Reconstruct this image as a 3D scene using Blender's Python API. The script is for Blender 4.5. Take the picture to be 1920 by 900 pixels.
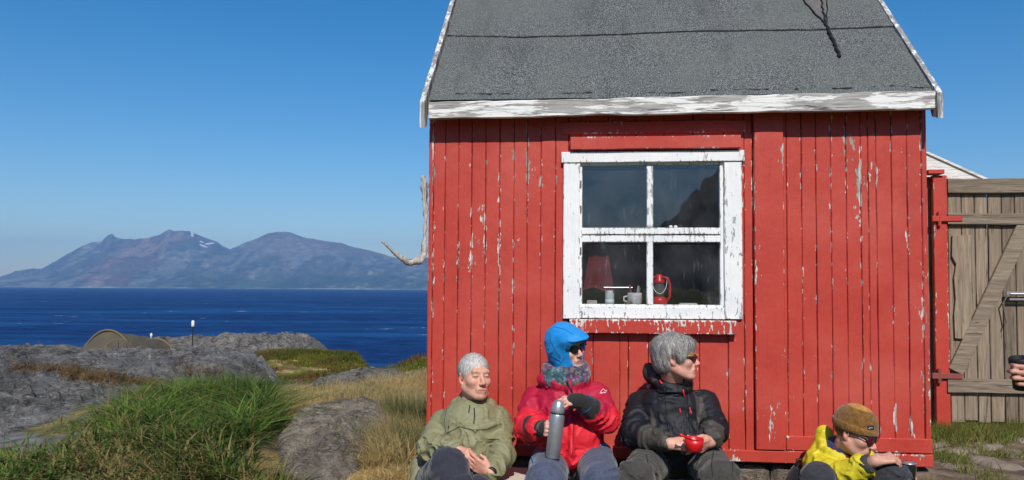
import bpy, math, random
import numpy as np
from mathutils import Matrix, Vector
random.seed(7); rng = np.random.default_rng(11)
for o in list(bpy.data.objects): bpy.data.objects.remove(o)
SC = bpy.context.scene; COL = SC.collection
rad = math.radians

# ------------------------------------------------------------------ camera, sky, sun, exposure
F_PX = 1450.0; CAM_Z = 1.5; PITCH = 2.4; ROLL = 0.36; SHIFT = 31.0
cam = bpy.data.objects.new('camera', bpy.data.cameras.new('camera')); COL.objects.link(cam)
cam.data.sensor_width = 36; cam.data.lens = 36*F_PX/1920; cam.data.shift_y = SHIFT/1920
cam.data.clip_start = 0.05; cam.data.clip_end = 60000
CAMR = Matrix.Rotation(rad(90+PITCH), 4, 'X') @ Matrix.Rotation(rad(ROLL), 4, 'Z')
cam.matrix_world = Matrix.Translation((0, 0, CAM_Z)) @ CAMR
SC.camera = cam
SUN = np.array([.06, -.729, .68]); SUN /= np.linalg.norm(SUN)      # towards the sun
w = bpy.data.worlds.new('World'); SC.world = w; w.use_nodes = True
nt = w.node_tree; nt.nodes.clear()
sky = nt.nodes.new('ShaderNodeTexSky'); sky.sky_type = 'NISHITA'; sky.sun_disc = False
sky.sun_elevation = math.asin(SUN[2]); sky.sun_rotation = math.atan2(SUN[0], SUN[1])
sky.air_density = 1.0; sky.dust_density = 0.35; sky.ozone_density = 2.6; sky.altitude = 20
bg = nt.nodes.new('ShaderNodeBackground'); bg.inputs['Strength'].default_value = 0.118
wo = nt.nodes.new('ShaderNodeOutputWorld')
hs = nt.nodes.new('ShaderNodeHueSaturation'); hs.inputs['Saturation'].default_value = 1.45
nt.links.new(sky.outputs[0], hs.inputs['Color']); nt.links.new(hs.outputs[0], bg.inputs[0]); nt.links.new(bg.outputs[0], wo.inputs[0])
sl = bpy.data.lights.new('sun', 'SUN'); sl.energy = 4.9; sl.angle = rad(.5); sl.color = (1, .94, .86)
so = bpy.data.objects.new('sun', sl); COL.objects.link(so)
so.rotation_euler = Vector(SUN).to_track_quat('Z', 'Y').to_euler()
so.location = (3, -8, 10)
vs = SC.view_settings; vs.view_transform = 'Standard'; vs.look = 'None'; vs.gamma = 1; vs.exposure = 0.0
vs.use_curve_mapping = False

# ------------------------------------------------------------------ geometry helpers
R3 = np.array(CAMR.to_3x3())
def ray(px, py):
    d = R3 @ np.array([(px-960)/F_PX, (450-py+SHIFT)/F_PX, -1.0]); return d
def P(px, py, Y):                                  # real point at depth Y
    d = ray(px, py); return np.array([0, 0, CAM_Z]) + d*(Y/d[1])
PHI = rad(5.5); A0 = np.array([0, 4.53])
eu = np.array([math.cos(PHI), -math.sin(PHI), 0]); ev = np.array([math.sin(PHI), math.cos(PHI), 0]); ew = np.array([0, 0, 1.])
def _raw(px, py, v):
    d = ray(px, py); c = np.array([0, 0, CAM_Z]); a = np.array([A0[0], A0[1], 0])+ev*v
    t = np.dot(a-c, ev)/np.dot(d, ev); p = c+d*t
    return np.dot(p-np.array([A0[0], A0[1], 0]), eu), p[2]
U0 = _raw(804, 540, 0)[0]
HO = np.array([A0[0], A0[1], 0])+eu*U0             # hut corner on the ground
def H(px, py, v=0.0):                              # pixel -> (u, z) on the plane v of the hut
    a, b = _raw(px, py, v); return a-U0, b
def hw(u, v, z): return HO+eu*u+ev*v+ew*z          # hut frame -> world
def hwA(A):
    A = np.asarray(A, float); return HO+A[:, :1]*eu+A[:, 1:2]*ev+A[:, 2:3]*ew

def wmat(o):
    m = Matrix.LocRotScale(o.location, o.rotation_euler, o.scale)
    return wmat(o.parent) @ m if o.parent else m
def link(o, parent=None, loc=None):
    COL.objects.link(o)
    if parent: o.parent = parent
    return o
def tag(o, label=None, cat=None, group=None, kind=None):
    if label: o['label'] = label
    if cat: o['category'] = cat
    if group: o['group'] = group
    if kind: o['kind'] = kind
    return o
def empty(name, loc, label, cat, group=None, rz=0):
    o = bpy.data.objects.new(name, None); o.location = loc; o.rotation_euler = (0, 0, rz); o.empty_display_size = .1
    COL.objects.link(o); return tag(o, label, cat, group)
def obj(name, V, Fc, mat, parent=None, smooth=False, attrs=None, colors=None, origin=None, mids=None, autos=None):
    """world-space verts -> one mesh object, stored relative to its parent or origin"""
    V = np.asarray(V, float)
    if parent is not None:
        M = np.array(wmat(parent).inverted()); V = V @ M[:3, :3].T + M[:3, 3]
    else:
        if origin is None:
            origin = np.array([(V[:, 0].min()+V[:, 0].max())/2, (V[:, 1].min()+V[:, 1].max())/2, V[:, 2].min()])
        V = V-np.asarray(origin)
    me = bpy.data.meshes.new(name)
    if isinstance(Fc, np.ndarray):
        n = Fc.shape[1]
        me.vertices.add(len(V)); me.vertices.foreach_set('co', V.astype(np.float32).ravel())
        me.loops.add(Fc.size); me.loops.foreach_set('vertex_index', Fc.astype(np.int32).ravel())
        me.polygons.add(len(Fc)); me.polygons.foreach_set('loop_start', np.arange(0, Fc.size, n, dtype=np.int32))
        me.polygons.foreach_set('loop_total', np.full(len(Fc), n, dtype=np.int32))
        me.update(calc_edges=True)
    else:
        me.from_pydata(V.tolist(), [], [list(map(int, f)) for f in Fc])
    mats = mat if isinstance(mat, (list, tuple)) else [mat]
    for m in mats: me.materials.append(m)
    if mids is not None: me.polygons.foreach_set('material_index', np.asarray(mids, dtype=np.int32))
    if smooth: me.polygons.foreach_set('use_smooth', np.ones(len(me.polygons), dtype=bool))
    for k, a in (attrs or {}).items():
        at = me.attributes.new(k, 'FLOAT', 'POINT'); at.data.foreach_set('value', np.asarray(a, np.float32))
    if colors is not None:
        c = np.ones((len(V), 4), np.float32); c[:, :3] = colors
        at = me.color_attributes.new('Col', 'FLOAT_COLOR', 'POINT'); at.data.foreach_set('color', c.ravel())
    me.validate(); me.update()
    o = bpy.data.objects.new(name, me); COL.objects.link(o)
    if parent is not None: o.parent = parent
    else: o.location = origin
    return o
class MB:
    """collects pieces (world coordinates) for ONE mesh"""
    def __init__(s): s.V = []; s.F = []; s.n = 0
    def add(s, V, Fc):
        s.V += [list(map(float, v)) for v in V]; s.F += [[i+s.n for i in f] for f in Fc]; s.n = len(s.V); return s
    def box(s, c, half, X=(1, 0, 0), Y=(0, 1, 0), Z=(0, 0, 1), bev=0.0, jit=0.0):
        c = np.asarray(c, float); X, Y, Z = [np.asarray(a, float) for a in (X, Y, Z)]; h = np.asarray(half, float)
        if bev <= 0:
            V = [c+X*h[0]*a+Y*h[1]*b+Z*h[2]*d for a in (-1, 1) for b in (-1, 1) for d in (-1, 1)]
            Fc = [(0, 1, 3, 2), (4, 6, 7, 5), (0, 4, 5, 1), (2, 3, 7, 6), (0, 2, 6, 4), (1, 5, 7, 3)]
            return s.add(V, Fc)
        V = []; idx = {}
        for a in (-1, 1):
            for b in (-1, 1):
                for d in (-1, 1):
                    j = np.array([random.uniform(-jit, jit) for _ in range(3)])
                    for ax in range(3):
                        q = h.copy()-bev; q[ax] = h[ax]
                        idx[(a, b, d, ax)] = len(V)
                        V.append(c+X*(q[0]*a+j[0])+Y*(q[1]*b+j[1])+Z*(q[2]*d+j[2]))
        Fc = []
        g = lambda a, b, d, ax: idx[(a, b, d, ax)]
        for a in (-1, 1): Fc.append([g(a, -1, -1, 0), g(a, 1, -1, 0), g(a, 1, 1, 0), g(a, -1, 1, 0)][::a])
        for b in (-1, 1): Fc.append([g(-1, b, -1, 1), g(-1, b, 1, 1), g(1, b, 1, 1), g(1, b, -1, 1)][::b])
        for d in (-1, 1): Fc.append([g(-1, -1, d, 2), g(1, -1, d, 2), g(1, 1, d, 2), g(-1, 1, d, 2)][::d])
        for a in (-1, 1):
            for b in (-1, 1):
                Fc.append([g(a, b, -1, 0), g(a, b, -1, 1), g(a, b, 1, 1), g(a, b, 1, 0)][::a*b])
                Fc.append([g(a, -1, b, 0), g(a, 1, b, 0), g(a, 1, b, 2), g(a, -1, b, 2)][::a*b])
                Fc.append([g(-1, a, b, 1), g(-1, a, b, 2), g(1, a, b, 2), g(1, a, b, 1)][::a*b])
                for d in (-1, 1): Fc.append([g(a, b, d, 0), g(a, b, d, 1), g(a, b, d, 2)][::a*b*d])
        return s.add(V, Fc)
    def hbox(s, u0, u1, v0, v1, z0, z1, bev=0.002, jit=0):
        return s.box(hw((u0+u1)/2, (v0+v1)/2, (z0+z1)/2), ((u1-u0)/2, (v1-v0)/2, (z1-z0)/2), eu, ev, ew, bev, jit)
    def tube(s, pts, rr, seg=10, cap=True):
        pts = [np.asarray(p, float) for p in pts]; n = len(pts)
        if not hasattr(rr, '__len__'): rr = [rr]*n
        up = np.array([0, 0, 1.]); V = []
        t0 = pts[1]-pts[0]; a = np.cross(t0, up)
        if np.linalg.norm(a) < 1e-6: a = np.array([1., 0, 0])
        a /= np.linalg.norm(a)
        for i in range(n):
            t = pts[min(i+1, n-1)]-pts[max(i-1, 0)]; t /= np.linalg.norm(t)+1e-12
            a = a-t*np.dot(a, t); a /= np.linalg.norm(a)+1e-12; b = np.cross(t, a)
            for k in range(seg):
                th = 2*math.pi*k/seg; V.append(pts[i]+(a*math.cos(th)+b*math.sin(th))*rr[i])
        Fc = [(i*seg+k, i*seg+(k+1) % seg, (i+1)*seg+(k+1) % seg, (i+1)*seg+k) for i in range(n-1) for k in range(seg)]
        if cap: Fc += [tuple(range(seg))[::-1], tuple((n-1)*seg+k for k in range(seg))]
        return s.add(V, Fc)
    def lathe(s, base, axis, prof, seg=24, cap=True):     # prof: (r, h)
        axis = np.asarray(axis, float); axis /= np.linalg.norm(axis); base = np.asarray(base, float)
        a = np.cross(axis, [0.3, 1, 0.2]); a /= np.linalg.norm(a); b = np.cross(axis, a); V = []
        for r, h in prof:
            for k in range(seg):
                th = 2*math.pi*k/seg; V.append(base+axis*h+(a*math.cos(th)+b*math.sin(th))*r)
        n = len(prof)
        Fc = [(i*seg+k, i*seg+(k+1) % seg, (i+1)*seg+(k+1) % seg, (i+1)*seg+k) for i in range(n-1) for k in range(seg)]
        if cap: Fc += [tuple(range(seg))[::-1], tuple((n-1)*seg+k for k in range(seg))]
        return s.add(V, Fc)
    def prism(s, poly, d):                                # poly: world points, extruded by vector d
        n = len(poly); d = np.asarray(d, float); V = [np.asarray(p) for p in poly]+[np.asarray(p)+d for p in poly]
        Fc = [tuple(range(n))[::-1], tuple(n+i for i in range(n))]+[(i, (i+1) % n, n+(i+1) % n, n+i) for i in range(n)]
        return s.add(V, Fc)
    def build(s, name, mat, parent=None, smooth=False, **k): return obj(name, s.V, s.F, mat, parent, smooth, **k)

# ---- noise
def _hash(i, j, k, sd):
    h = (i*374761393+j*668265263+k*2147483647+sd*1274126177) & 0xffffffff
    h = ((h ^ (h >> 13))*1274126177) & 0xffffffff
    h = ((h ^ (h >> 16))*2246822519) & 0xffffffff
    return ((h ^ (h >> 15)) & 0xffffff)/float(0xffffff)
def vnoise(p, sd=0):
    p = np.asarray(p, float); f = np.floor(p); i = f.astype(np.int64); t = p-f; t = t*t*(3-2*t)
    x, y, z = i[..., 0], i[..., 1], i[..., 2]; a, b, c = t[..., 0], t[..., 1], t[..., 2]; r = 0
    for dx in (0, 1):
        for dy in (0, 1):
            for dz in (0, 1):
                r = r+_hash(x+dx, y+dy, z+dz, sd)*(a if dx else 1-a)*(b if dy else 1-b)*(c if dz else 1-c)
    return r
def fbm(p, oct=4, sd=0, gain=.5):
    s = 0; a = 1; n = 0; p = np.asarray(p, float)
    for o in range(oct): s = s+a*vnoise(p, sd+o); n += a; a *= gain; p = p*2.03+7.1
    return s/n
def ridged(p, oct=3, sd=0):
    s = 0; a = 1; n = 0; p = np.asarray(p, float)
    for o in range(oct): s = s+a*(1-np.abs(2*vnoise(p, sd+o)-1)); n += a; a *= .5; p = p*2.1+3.3
    return s/n
def ss(a, b, x):
    t = np.clip((x-a)/(b-a), 0, 1); return t*t*(3-2*t)
def st3(*a): return np.stack(np.broadcast_arrays(*a), -1)

# ------------------------------------------------------------------ materials
def s2l(r, g, b):
    f = lambda c: ((c/255+.055)/1.055)**2.4 if c > 10 else c/255/12.92
    return (f(r), f(g), f(b))
class M:
    def __init__(s, name, rough=.8, spec=.5, **kw):
        s.m = bpy.data.materials.new(name); s.m.use_nodes = True; s.t = s.m.node_tree
        s.b = s.t.nodes['Principled BSDF']; s.out = s.t.nodes['Material Output']
        s.set('Roughness', rough); s.set('Specular IOR Level', spec)
        for k, v in kw.items(): s.set(k.replace('_', ' '), v)
    def n(s, typ, **kw):
        x = s.t.nodes.new('ShaderNode'+typ)
        for k, v in kw.items(): setattr(x, k, v)
        return x
    def lk(s, a, b): s.t.links.new(a, b)
    def put(s, sock, v):
        if hasattr(v, 'is_linked'): s.lk(v, sock)
        elif isinstance(v, (tuple, list)) and len(v) == 3 and sock.type == 'RGBA': sock.default_value = (*v, 1)
        else: sock.default_value = v
    def set(s, name, v): s.put(s.b.inputs[name], v); return s
    def pos(s, kind='Object', scale=(1, 1, 1), rot=(0, 0, 0)):
        tc = s.n('TexCoord'); mp = s.n('Mapping'); s.lk(tc.outputs[kind], mp.inputs[0])
        mp.inputs['Scale'].default_value = scale; mp.inputs['Rotation'].default_value = rot
        return mp.outputs[0]
    def noise(s, sc, det=4, vec=None, rough=.5, dist=0):
        x = s.n('TexNoise'); x.inputs['Scale'].default_value = sc; x.inputs['Detail'].default_value = det
        x.inputs['Roughness'].default_value = rough; x.inputs['Distortion'].default_value = dist
        s.lk(vec if vec is not None else s.pos(), x.inputs['Vector']); return x.outputs['Fac']
    def vor(s, sc, vec=None, feat='F1', out='Distance', rnd=1):
        x = s.n('TexVoronoi', feature=feat); x.inputs['Scale'].default_value = sc
        x.inputs['Randomness'].default_value = rnd
        s.lk(vec if vec is not None else s.pos(), x.inputs['Vector']); return x.outputs[out]
    def ramp(s, f, *st):
        x = s.n('ValToRGB'); e = x.color_ramp.elements
        while len(e) < len(st): e.new(.5)
        for i, (p, c) in enumerate(st):
            e[i].position = p; e[i].color = (*(c if isinstance(c, (tuple, list)) else (c, c, c)), 1)
        s.lk(f, x.inputs[0]); return x.outputs[0]
    def math(s, op, a, b=0.0, c=None):
        x = s.n('Math', operation=op); s.put(x.inputs[0], a); s.put(x.inputs[1], b)
        if c is not None: s.put(x.inputs[2], c)
        return x.outputs[0]
    def step(s, f, a, b):
        x = s.n('MapRange'); s.put(x.inputs[0], f); x.inputs[1].default_value = a; x.inputs[2].default_value = b; return x.outputs[0]
    def mix(s, f, a, b, mode='MIX'):
        x = s.n('Mix', data_type='RGBA', blend_type=mode); s.put(x.inputs[0], f); s.put(x.inputs[6], a); s.put(x.inputs[7], b)
        return x.outputs[2]
    def attr(s, name, out='Fac'):
        x = s.n('Attribute', attribute_name=name); return x.outputs[out]
    def bump(s, h, d=.01, st=1.0, prev=None):
        x = s.n('Bump'); x.inputs['Strength'].default_value = st; x.inputs['Distance'].default_value = d
        s.put(x.inputs['Height'], h)
        if prev is not None: s.lk(prev, x.inputs['Normal'])
        s.lk(x.outputs[0], s.b.inputs['Normal']); return x.outputs[0]
    def col(s, v): return s.set('Base Color', v)

def paint_mat(name, c, c2, under, under2, thr=.66, rough=.55, edge_w=.16, vs_=12, patch=.0):
    m = M(name, rough, .35)
    v1 = m.pos(scale=(1, 1, .25))
    n1 = m.noise(75, 3, v1, .6); n2 = m.noise(9, 3, v1); n3 = m.noise(2.2, 3)
    e = m.attr('edge'); wr = m.attr('wear')
    f = m.math('ADD', n1, m.math('MULTIPLY', m.math('SUBTRACT', n2, .5), .42))
    f = m.math('ADD', f, m.math('MULTIPLY', m.math('SUBTRACT', n3, .5), .2))
    f = m.math('ADD', f, m.math('MULTIPLY', e, edge_w)); f = m.math('ADD', f, m.math('MULTIPLY', wr, .4))
    f = m.math('ADD', f, patch)
    peel = m.step(f, thr, thr+.02)
    base = m.mix(m.step(m.noise(4, 5), .35, .65), c, c2)
    base = m.mix(m.math('MULTIPLY', m.step(m.noise(140, 2, m.pos(scale=(1, 1, .06))), .55, .7), .25), base, tuple(x*.6 for x in c))
    if name == 'red paint': base = m.mix(m.math('MULTIPLY', m.step(m.noise(1.3, 6, None, .6), .5, .68), .55), base, (.52, .10, .075)); base = m.mix(m.math('MULTIPLY', m.step(m.noise(2.3, 6, m.pos(scale=(1, 1, .3)), .65), .55, .72), .45), base, (.27, .028, .022))
    un = m.mix(m.step(m.noise(30, 4, m.pos(scale=(1, 1, .12))), .42, .62), under, under2)
    m.col(m.mix(peel, base, un))
    m.set('Roughness', m.math('ADD', m.math('MULTIPLY', peel, .3), rough))
    b = m.bump(m.noise(160, 3, m.pos(scale=(1, 1, .12))), .002, .7)
    b = m.bump(m.noise(14, 5), .006, .5, b)
    m.bump(m.math('SUBTRACT', 1.0, peel), .0015, 1, b)
    return m.m
RED = (.43, .042, .027); RED2 = (.48, .053, .035)
m_red = paint_mat('red paint', RED, RED2, (.66, .63, .58), (.30, .28, .25), thr=.765, edge_w=.14)
m_redsill = paint_mat('red sill paint', RED, RED2, (.75, .72, .66), (.45, .42, .38), thr=.775, edge_w=.1, patch=.18)
m_white = paint_mat('white window paint', (.80, .80, .79), (.72, .73, .73), (.30, .29, .27), (.42, .40, .38), thr=.68, edge_w=.11)
def wood_mat(name, light, dark, axis='z', white=None, wthr=.5, sc=1.0, knots=True):
    m = M(name, .85, .2)
    scl = {'z': (1, 1, .05), 'x': (.05, 1, 1), 'y': (1, .05, 1)}[axis]
    v = m.pos(scale=scl); d = m.noise(5, 3, m.pos(scale=scl), .5)
    g = m.noise(60*sc, 6, v, .65, 1.2)
    base = m.mix(m.step(g, .33, .66), dark, light)
    base = m.mix(m.math('MULTIPLY', m.step(d, .4, .7), .45), base, tuple(x*.55 for x in light))
    cr = m.step(m.noise(45*sc, 4, m.pos(scale=tuple(.6*s for s in scl)), .5, 2.0), .64, .70)
    if white:
        p = m.math('ADD', m.noise(26, 4, m.pos(scale=tuple(max(s, .12) for s in scl)), .7), m.math('MULTIPLY', m.math('SUBTRACT', m.noise(3, 3), .5), .5))
        base = m.mix(m.step(p, wthr, wthr+.05), base, white)
        gl = m.noise(110, 5, m.pos(scale=tuple(s*.7 for s in scl)), .6, 1.5); base = m.mix(m.math('MULTIPLY', m.step(gl, .52, .60), .75), base, tuple(x*.9 for x in dark))
    base = m.mix(cr, base, tuple(x*.25 for x in dark))
    oi = m.n('ObjectInfo'); vr_ = m.step(oi.outputs['Random'], -1.6, 1.0); m.col(m.mix(1.0, base, vr_, 'MULTIPLY') if white is None else base)
    b = m.bump(g, .004, .8); m.bump(m.math('SUBTRACT', 1, cr), .004, .8, b)
    return m.m
m_fascia = wood_mat('weathered white board lengthwise', (.50, .48, .45), (.22, .21, .2), 'x', (.78, .77, .74), .49)
m_barge = wood_mat('weathered white board upright', (.42, .40, .38), (.18, .17, .16), 'z', (.74, .73, .70), .50)
m_gate = wood_mat('weathered grey wood', (.42, .335, .245), (.17, .125, .09), 'z')
m_gateh = wood_mat('weathered grey wood lengthwise', (.42, .345, .255), (.16, .12, .088), 'x')
m_bench = wood_mat('bench wood', (.78, .72, .63), (.45, .39, .32), 'x')
m_drift = wood_mat('driftwood', (.60, .56, .51), (.17, .14, .12), 'z', None)
def simple(name, c, rough=.6, spec=.5, var=.15, nsc=8, bump=0, bsc=60, **kw):
    m = M(name, rough, spec, **kw)
    m.col(m.mix(m.step(m.noise(nsc, 4), .3, .7), c, tuple(x*(1-var) for x in c)))
    if bump: m.bump(m.noise(bsc, 4), bump, .8)
    return m.m
m_felt = None
def felt():
    m = M('roofing felt', .9, .3)
    n1 = m.noise(150, 2, None, .8); n2 = m.noise(1.6, 4); n3 = m.noise(14, 4)
    c = m.ramp(n1, (.38, (.018, .02, .02)), (.5, (.070, .077, .075)), (.60, (.24, .255, .25)))
    c = m.mix(m.math('MULTIPLY', m.step(n2, .40, .65), .5), c, (.13, .14, .125)); c = m.mix(m.math('MULTIPLY', m.step(m.noise(4, 5, m.pos(scale=(1, .25, .25)), .6), .56, .70), .4), c, (.035, .04, .038))
    c = m.mix(m.math('MULTIPLY', m.step(n3, .55, .8), .3), c, (.07, .075, .073))
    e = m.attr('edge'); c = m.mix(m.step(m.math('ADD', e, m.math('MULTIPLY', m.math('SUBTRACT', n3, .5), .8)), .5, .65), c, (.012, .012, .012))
    st = m.attr('wear'); c = m.mix(m.math('MULTIPLY', st, .5), c, (.16, .125, .11))
    m.col(c); b = m.bump(n1, .004, .8); m.bump(n3, .01, .3, b); return m.m
m_felt = felt()
def attr_mat(name, rough=.8, spec=.3, nsc=40, amt=.18, bump=.002, bsc=200, sheen=0, scale=(1, 1, 1), sub=0):
    m = M(name, rough, spec); c = m.attr('Col', 'Color'); n = m.noise(nsc, 4, m.pos(scale=scale))
    m.col(m.mix(amt, c, m.ramp(n, (.3, .0), (.7, 1.)), 'OVERLAY'))
    if sheen: m.set('Sheen Weight', sheen)
    if sub: m.set('Subsurface Weight', sub); m.set('Subsurface Radius', (.01, .004, .002)); m.set('Subsurface Scale', .6)
    b = m.bump(m.noise(bsc, 3), bump, .6); m.bump(m.noise(22, 4), .006, .35, b); return m.m
m_skin = attr_mat('skin', .5, .4, 60, .12, .0006, 300)
m_shell = attr_mat('shell fabric', .62, .35, 50, .08, .0006, 500)
m_cloth = attr_mat('woven fabric', .85, .2, 60, .15, .001, 500, .2)
m_knit = attr_mat('wool', .95, .1, 60, .35, .003, 220, .3)
m_hair = attr_mat('hair', .5, .4, 90, .35, .003, 160, scale=(1, 1, .15))
m_black = simple('black rubber', (.012, .012, .013), .6, .4)
m_lens = simple('dark lens', (.01, .01, .012), .12, .6)
m_lensred = simple('reddish lens', (.07, .015, .018), .15, .6)
m_steel = simple('brushed steel', (.55, .55, .56), .38, .5, .2, 30, Metallic=.75)
m_iron = simple('rusty iron', (.16, .12, .09), .7, .4, .4, 40, .001)
m_redpl = simple('red enamel', s2l(205, 25, 30), .35, .5, .1)
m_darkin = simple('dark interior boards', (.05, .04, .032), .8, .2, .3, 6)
m_stone = None
def rock_mat(name, c1, c2, quartz=.5, strat=(3.0, 14, 22), lichen=None, soil=False):
    m = M(name, .9, .25)
    v = m.pos(scale=strat, rot=(rad(20), rad(12), rad(25)))
    n1 = m.noise(1.0, 8, v, .68, .8); n2 = m.noise(1.1, 5); n3 = m.noise(28, 6, None, .7); n4 = m.noise(2.2, 6, v, .75, 1.5)
    c = m.mix(m.step(n1, .35, .65), c1, c2)
    c = m.mix(m.math('MULTIPLY', m.step(n3, .45, .7), .5), c, tuple(x*.5 for x in c1))
    q = m.step(m.math('ADD', n4, m.math('MULTIPLY', m.math('SUBTRACT', n2, .5), .5)), quartz+.1, quartz+.15)
    c = m.mix(m.math('MULTIPLY', q, .55), c, (.52, .50, .46))
    crk = m.step(m.noise(1.6, 7, v, .7, 2.5), .385, .34)
    wv = m.n('VectorMath', operation='ADD'); m.lk(m.pos(scale=tuple(x*.75 for x in strat), rot=(rad(20), rad(12), rad(25))), wv.inputs[0])
    wn = m.n('TexNoise'); wn.inputs['Scale'].default_value = 3; wn.inputs['Detail'].default_value = 4; m.lk(m.pos(), wn.inputs['Vector']); m.lk(wn.outputs['Color'], wv.inputs[1])
    vd = m.vor(1.9, wv.outputs[0], 'DISTANCE_TO_EDGE'); vc = m.math('MULTIPLY', m.step(vd, .12, .01), m.step(m.noise(4.5, 5), .46, .60)); crk = m.math('MAXIMUM', crk, vc)
    c = m.mix(m.math('MULTIPLY', crk, .75), c, (.03, .03, .03))
    sp = m.step(m.noise(6, 4), .69, .71); c = m.mix(sp, c, (.6, .6, .56))
    if lichen: c = m.mix(m.math('MULTIPLY', m.step(m.noise(5, 6, None, .7), .55, .68), .6), c, lichen)
    big = m.noise(1.6, 7, None, .7, .6); c = m.mix(m.math('MULTIPLY', m.step(big, .45, .60), .62), c, tuple(x*.45 for x in c1))
    m.col(c)
    b = m.bump(n1, .16, 1); b = m.bump(n4, .09, 1, b); b = m.bump(m.math('SUBTRACT', 1, crk), .03, 1, b); m.bump(n3, .03, 1, b); return m.m
m_rock = rock_mat('grey schist', (.21, .21, .217), (.47, .455, .44), .50)
m_rockfar = rock_mat('far grey rock', (.19, .18, .17), (.40, .38, .34), .6, (2, 5, 8), (.10, .085, .03))
m_boulder = rock_mat('boulder schist', (.36, .30, .24), (.66, .57, .46), .43, (4, 18, 30), (.2, .17, .1))

# ------------------------------------------------------------------ ground
def prof(y, pts):
    return np.interp(y, [p[0] for p in pts], [p[1] for p in pts])
SEA = -12.0
def gz(x, y, noise=True):
    x = np.asarray(x, float); y = np.asarray(y, float)
    s = y+.0963*x; r = np.hypot(x, y)
    z = .10+.32*ss(3.5, 4.5, s)
    q = x/np.maximum(y, .5)
    a = prof(y, [(8, .0), (12, -.22), (20, -.92), (30, -1.57), (40, -2.6), (52, -5), (72, -14), (100, -18)])
    b = prof(y, [(7.6, 0), (10, -.22), (12, -.36), (14, -.5), (18, -.42), (20, -.62), (26, -1.9), (40, -5.4), (60, -14), (100, -18)])
    c = prof(y, [(8, 0), (10.5, .03), (12, .02), (13, -.12), (16, -.7), (25, -2.4), (40, -6.4), (60, -14), (100, -18)])
    c2 = prof(y, [(8, 0), (10.5, -.12), (12, -.17), (13, -.3), (16, -.7), (25, -2.4), (40, -6.4), (60, -14), (100, -18)])
    d = prof(y, [(6, .08), (20, .1), (40, -3), (70, -14), (100, -18)])
    t1 = ss(-.36, -.31, q); t2 = ss(-.205, -.17, q); t3 = ss(-.16, -.1, q); t4 = ss(.3, .5, q)
    f = a*(1-t1)+b*t1; f = f*(1-t2)+c2*t2; f = f*(1-t3)+c*t3; f = f*(1-t4)+d*t4
    z = z+np.where(y > 0, f, 0)
    z = z-14*ss(40, 75, -x)*ss(-30, 10, y)            # the shore bends round to the left
    z = z+.05*ss(4.9, 5.6, y)*ss(1.9, 2.4, x)
    z = z+.09*ss(-.27, -.33, q)*ss(-.66, -.50, q)*ss(4.2, 5.0, y)*ss(7.6, 6.4, y)*(.6+.8*fbm(st3(x*1.6, y*1.6, 0*x), 3, 290))
    if noise:
        p = st3(x, y, 0*x)
        amp = .02+.07*ss(6, 14, y)+.25*ss(20, 50, r)
        near_hut = ss(.9, .2, np.maximum(np.abs(x-.9)-1.5, np.abs(y-5.2)-1.3))
        z = z+(fbm(p*1.3, 4, 3)-.5)*2*amp*(1-near_hut)+(fbm(p*7, 3, 9)-.5)*.03
    return z
def ground_col(x, y):
    """what grows or lies there: straw, green, moss, soil, rock"""
    p = st3(x, y, 0*x); q = x/np.maximum(y, .5)
    n = fbm(p*1.1, 4, 21); n2 = fbm(p*4, 4, 31); n3 = fbm(p*16, 3, 41)
    straw = np.array([.38, .27, .11]); green = np.array([.06, .085, .022]); moss = np.array([.13, .14, .02])
    soil = np.array([.12, .075, .052]); rust = np.array([.17, .085, .04]); rock = np.array([.18, .175, .165])
    c = straw*np.ones((*x.shape, 3))
    def lay(m, k):
        nonlocal c; c = c*(1-m[..., None])+k*m[..., None]
    far = ss(8.2, 10.5, y)
    lay(far*ss(.40, .47, n2+.1*n), moss); lay(far*ss(.52, .58, n2-.1*n3+.04), rust)
    lay(far*ss(.60, .64, n), rock)
    sm = ss(-.37, -.34, q)*ss(-.235, -.255, q)*ss(8.0, 8.6, y)*ss(12.6, 11.6, y); lay(sm, soil*(.8+.4*n3[..., None]))
    lay(ss(.28, .40, q)*ss(5.6, 5, y)*ss(.30, .38, n2+.08), np.array([.145, .11, .08]))
    lay(ss(-.25, -.33, q)*ss(8.5, 7.5, y)*.8, green*.6); lay(ss(-.25, -.33, q)*ss(8.5, 7.5, y)*ss(.50, .58, n2), rock*.7); lay(ss(-.25, -.33, q)*ss(8.5, 7.5, y)*ss(.44, .36, n2)*.6, straw*.6)
    lay(ss(3.9, 3.4, y)*.7, green)
    lay(ss(60, 70, y)*1.0, rock*.5)
    lay(ss(20, 26, y), rock); 
    return c*(.75+.5*n3[..., None])
def polar(angs, rads, zf):
    A, Rr = np.meshgrid(angs, rads); X = Rr*np.sin(A); Y = Rr*np.cos(A); Z = zf(X, Y)
    na, nr = len(angs), len(rads)
    i = np.arange(nr-1)[:, None]*na; k = np.arange(na-1)[None]
    Fq = np.stack([i+k, i+k+1, i+k+1+na, i+k+na], -1).reshape(-1, 4)[:, ::-1]
    return np.stack([X, Y, Z], -1).reshape(-1, 3), Fq
angs = np.concatenate([np.linspace(-math.pi, -.75, 90)[:-1], np.linspace(-.75, .75, 330), np.linspace(.75, math.pi, 90)[1:]])
rads_ = np.concatenate([[.02], np.geomspace(.4, 110, 380), np.geomspace(120, 900, 30)])
V, Fq = polar(angs, rads_, gz)
gc = ground_col(V[:, 0], V[:, 1])
mg = attr_mat('ground cover', .95, .15, 9, .5, .02, 30)
ground = tag(obj('ground', V, Fq, mg, smooth=True, colors=gc, origin=(0, 0, 0)), kind='structure')

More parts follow.
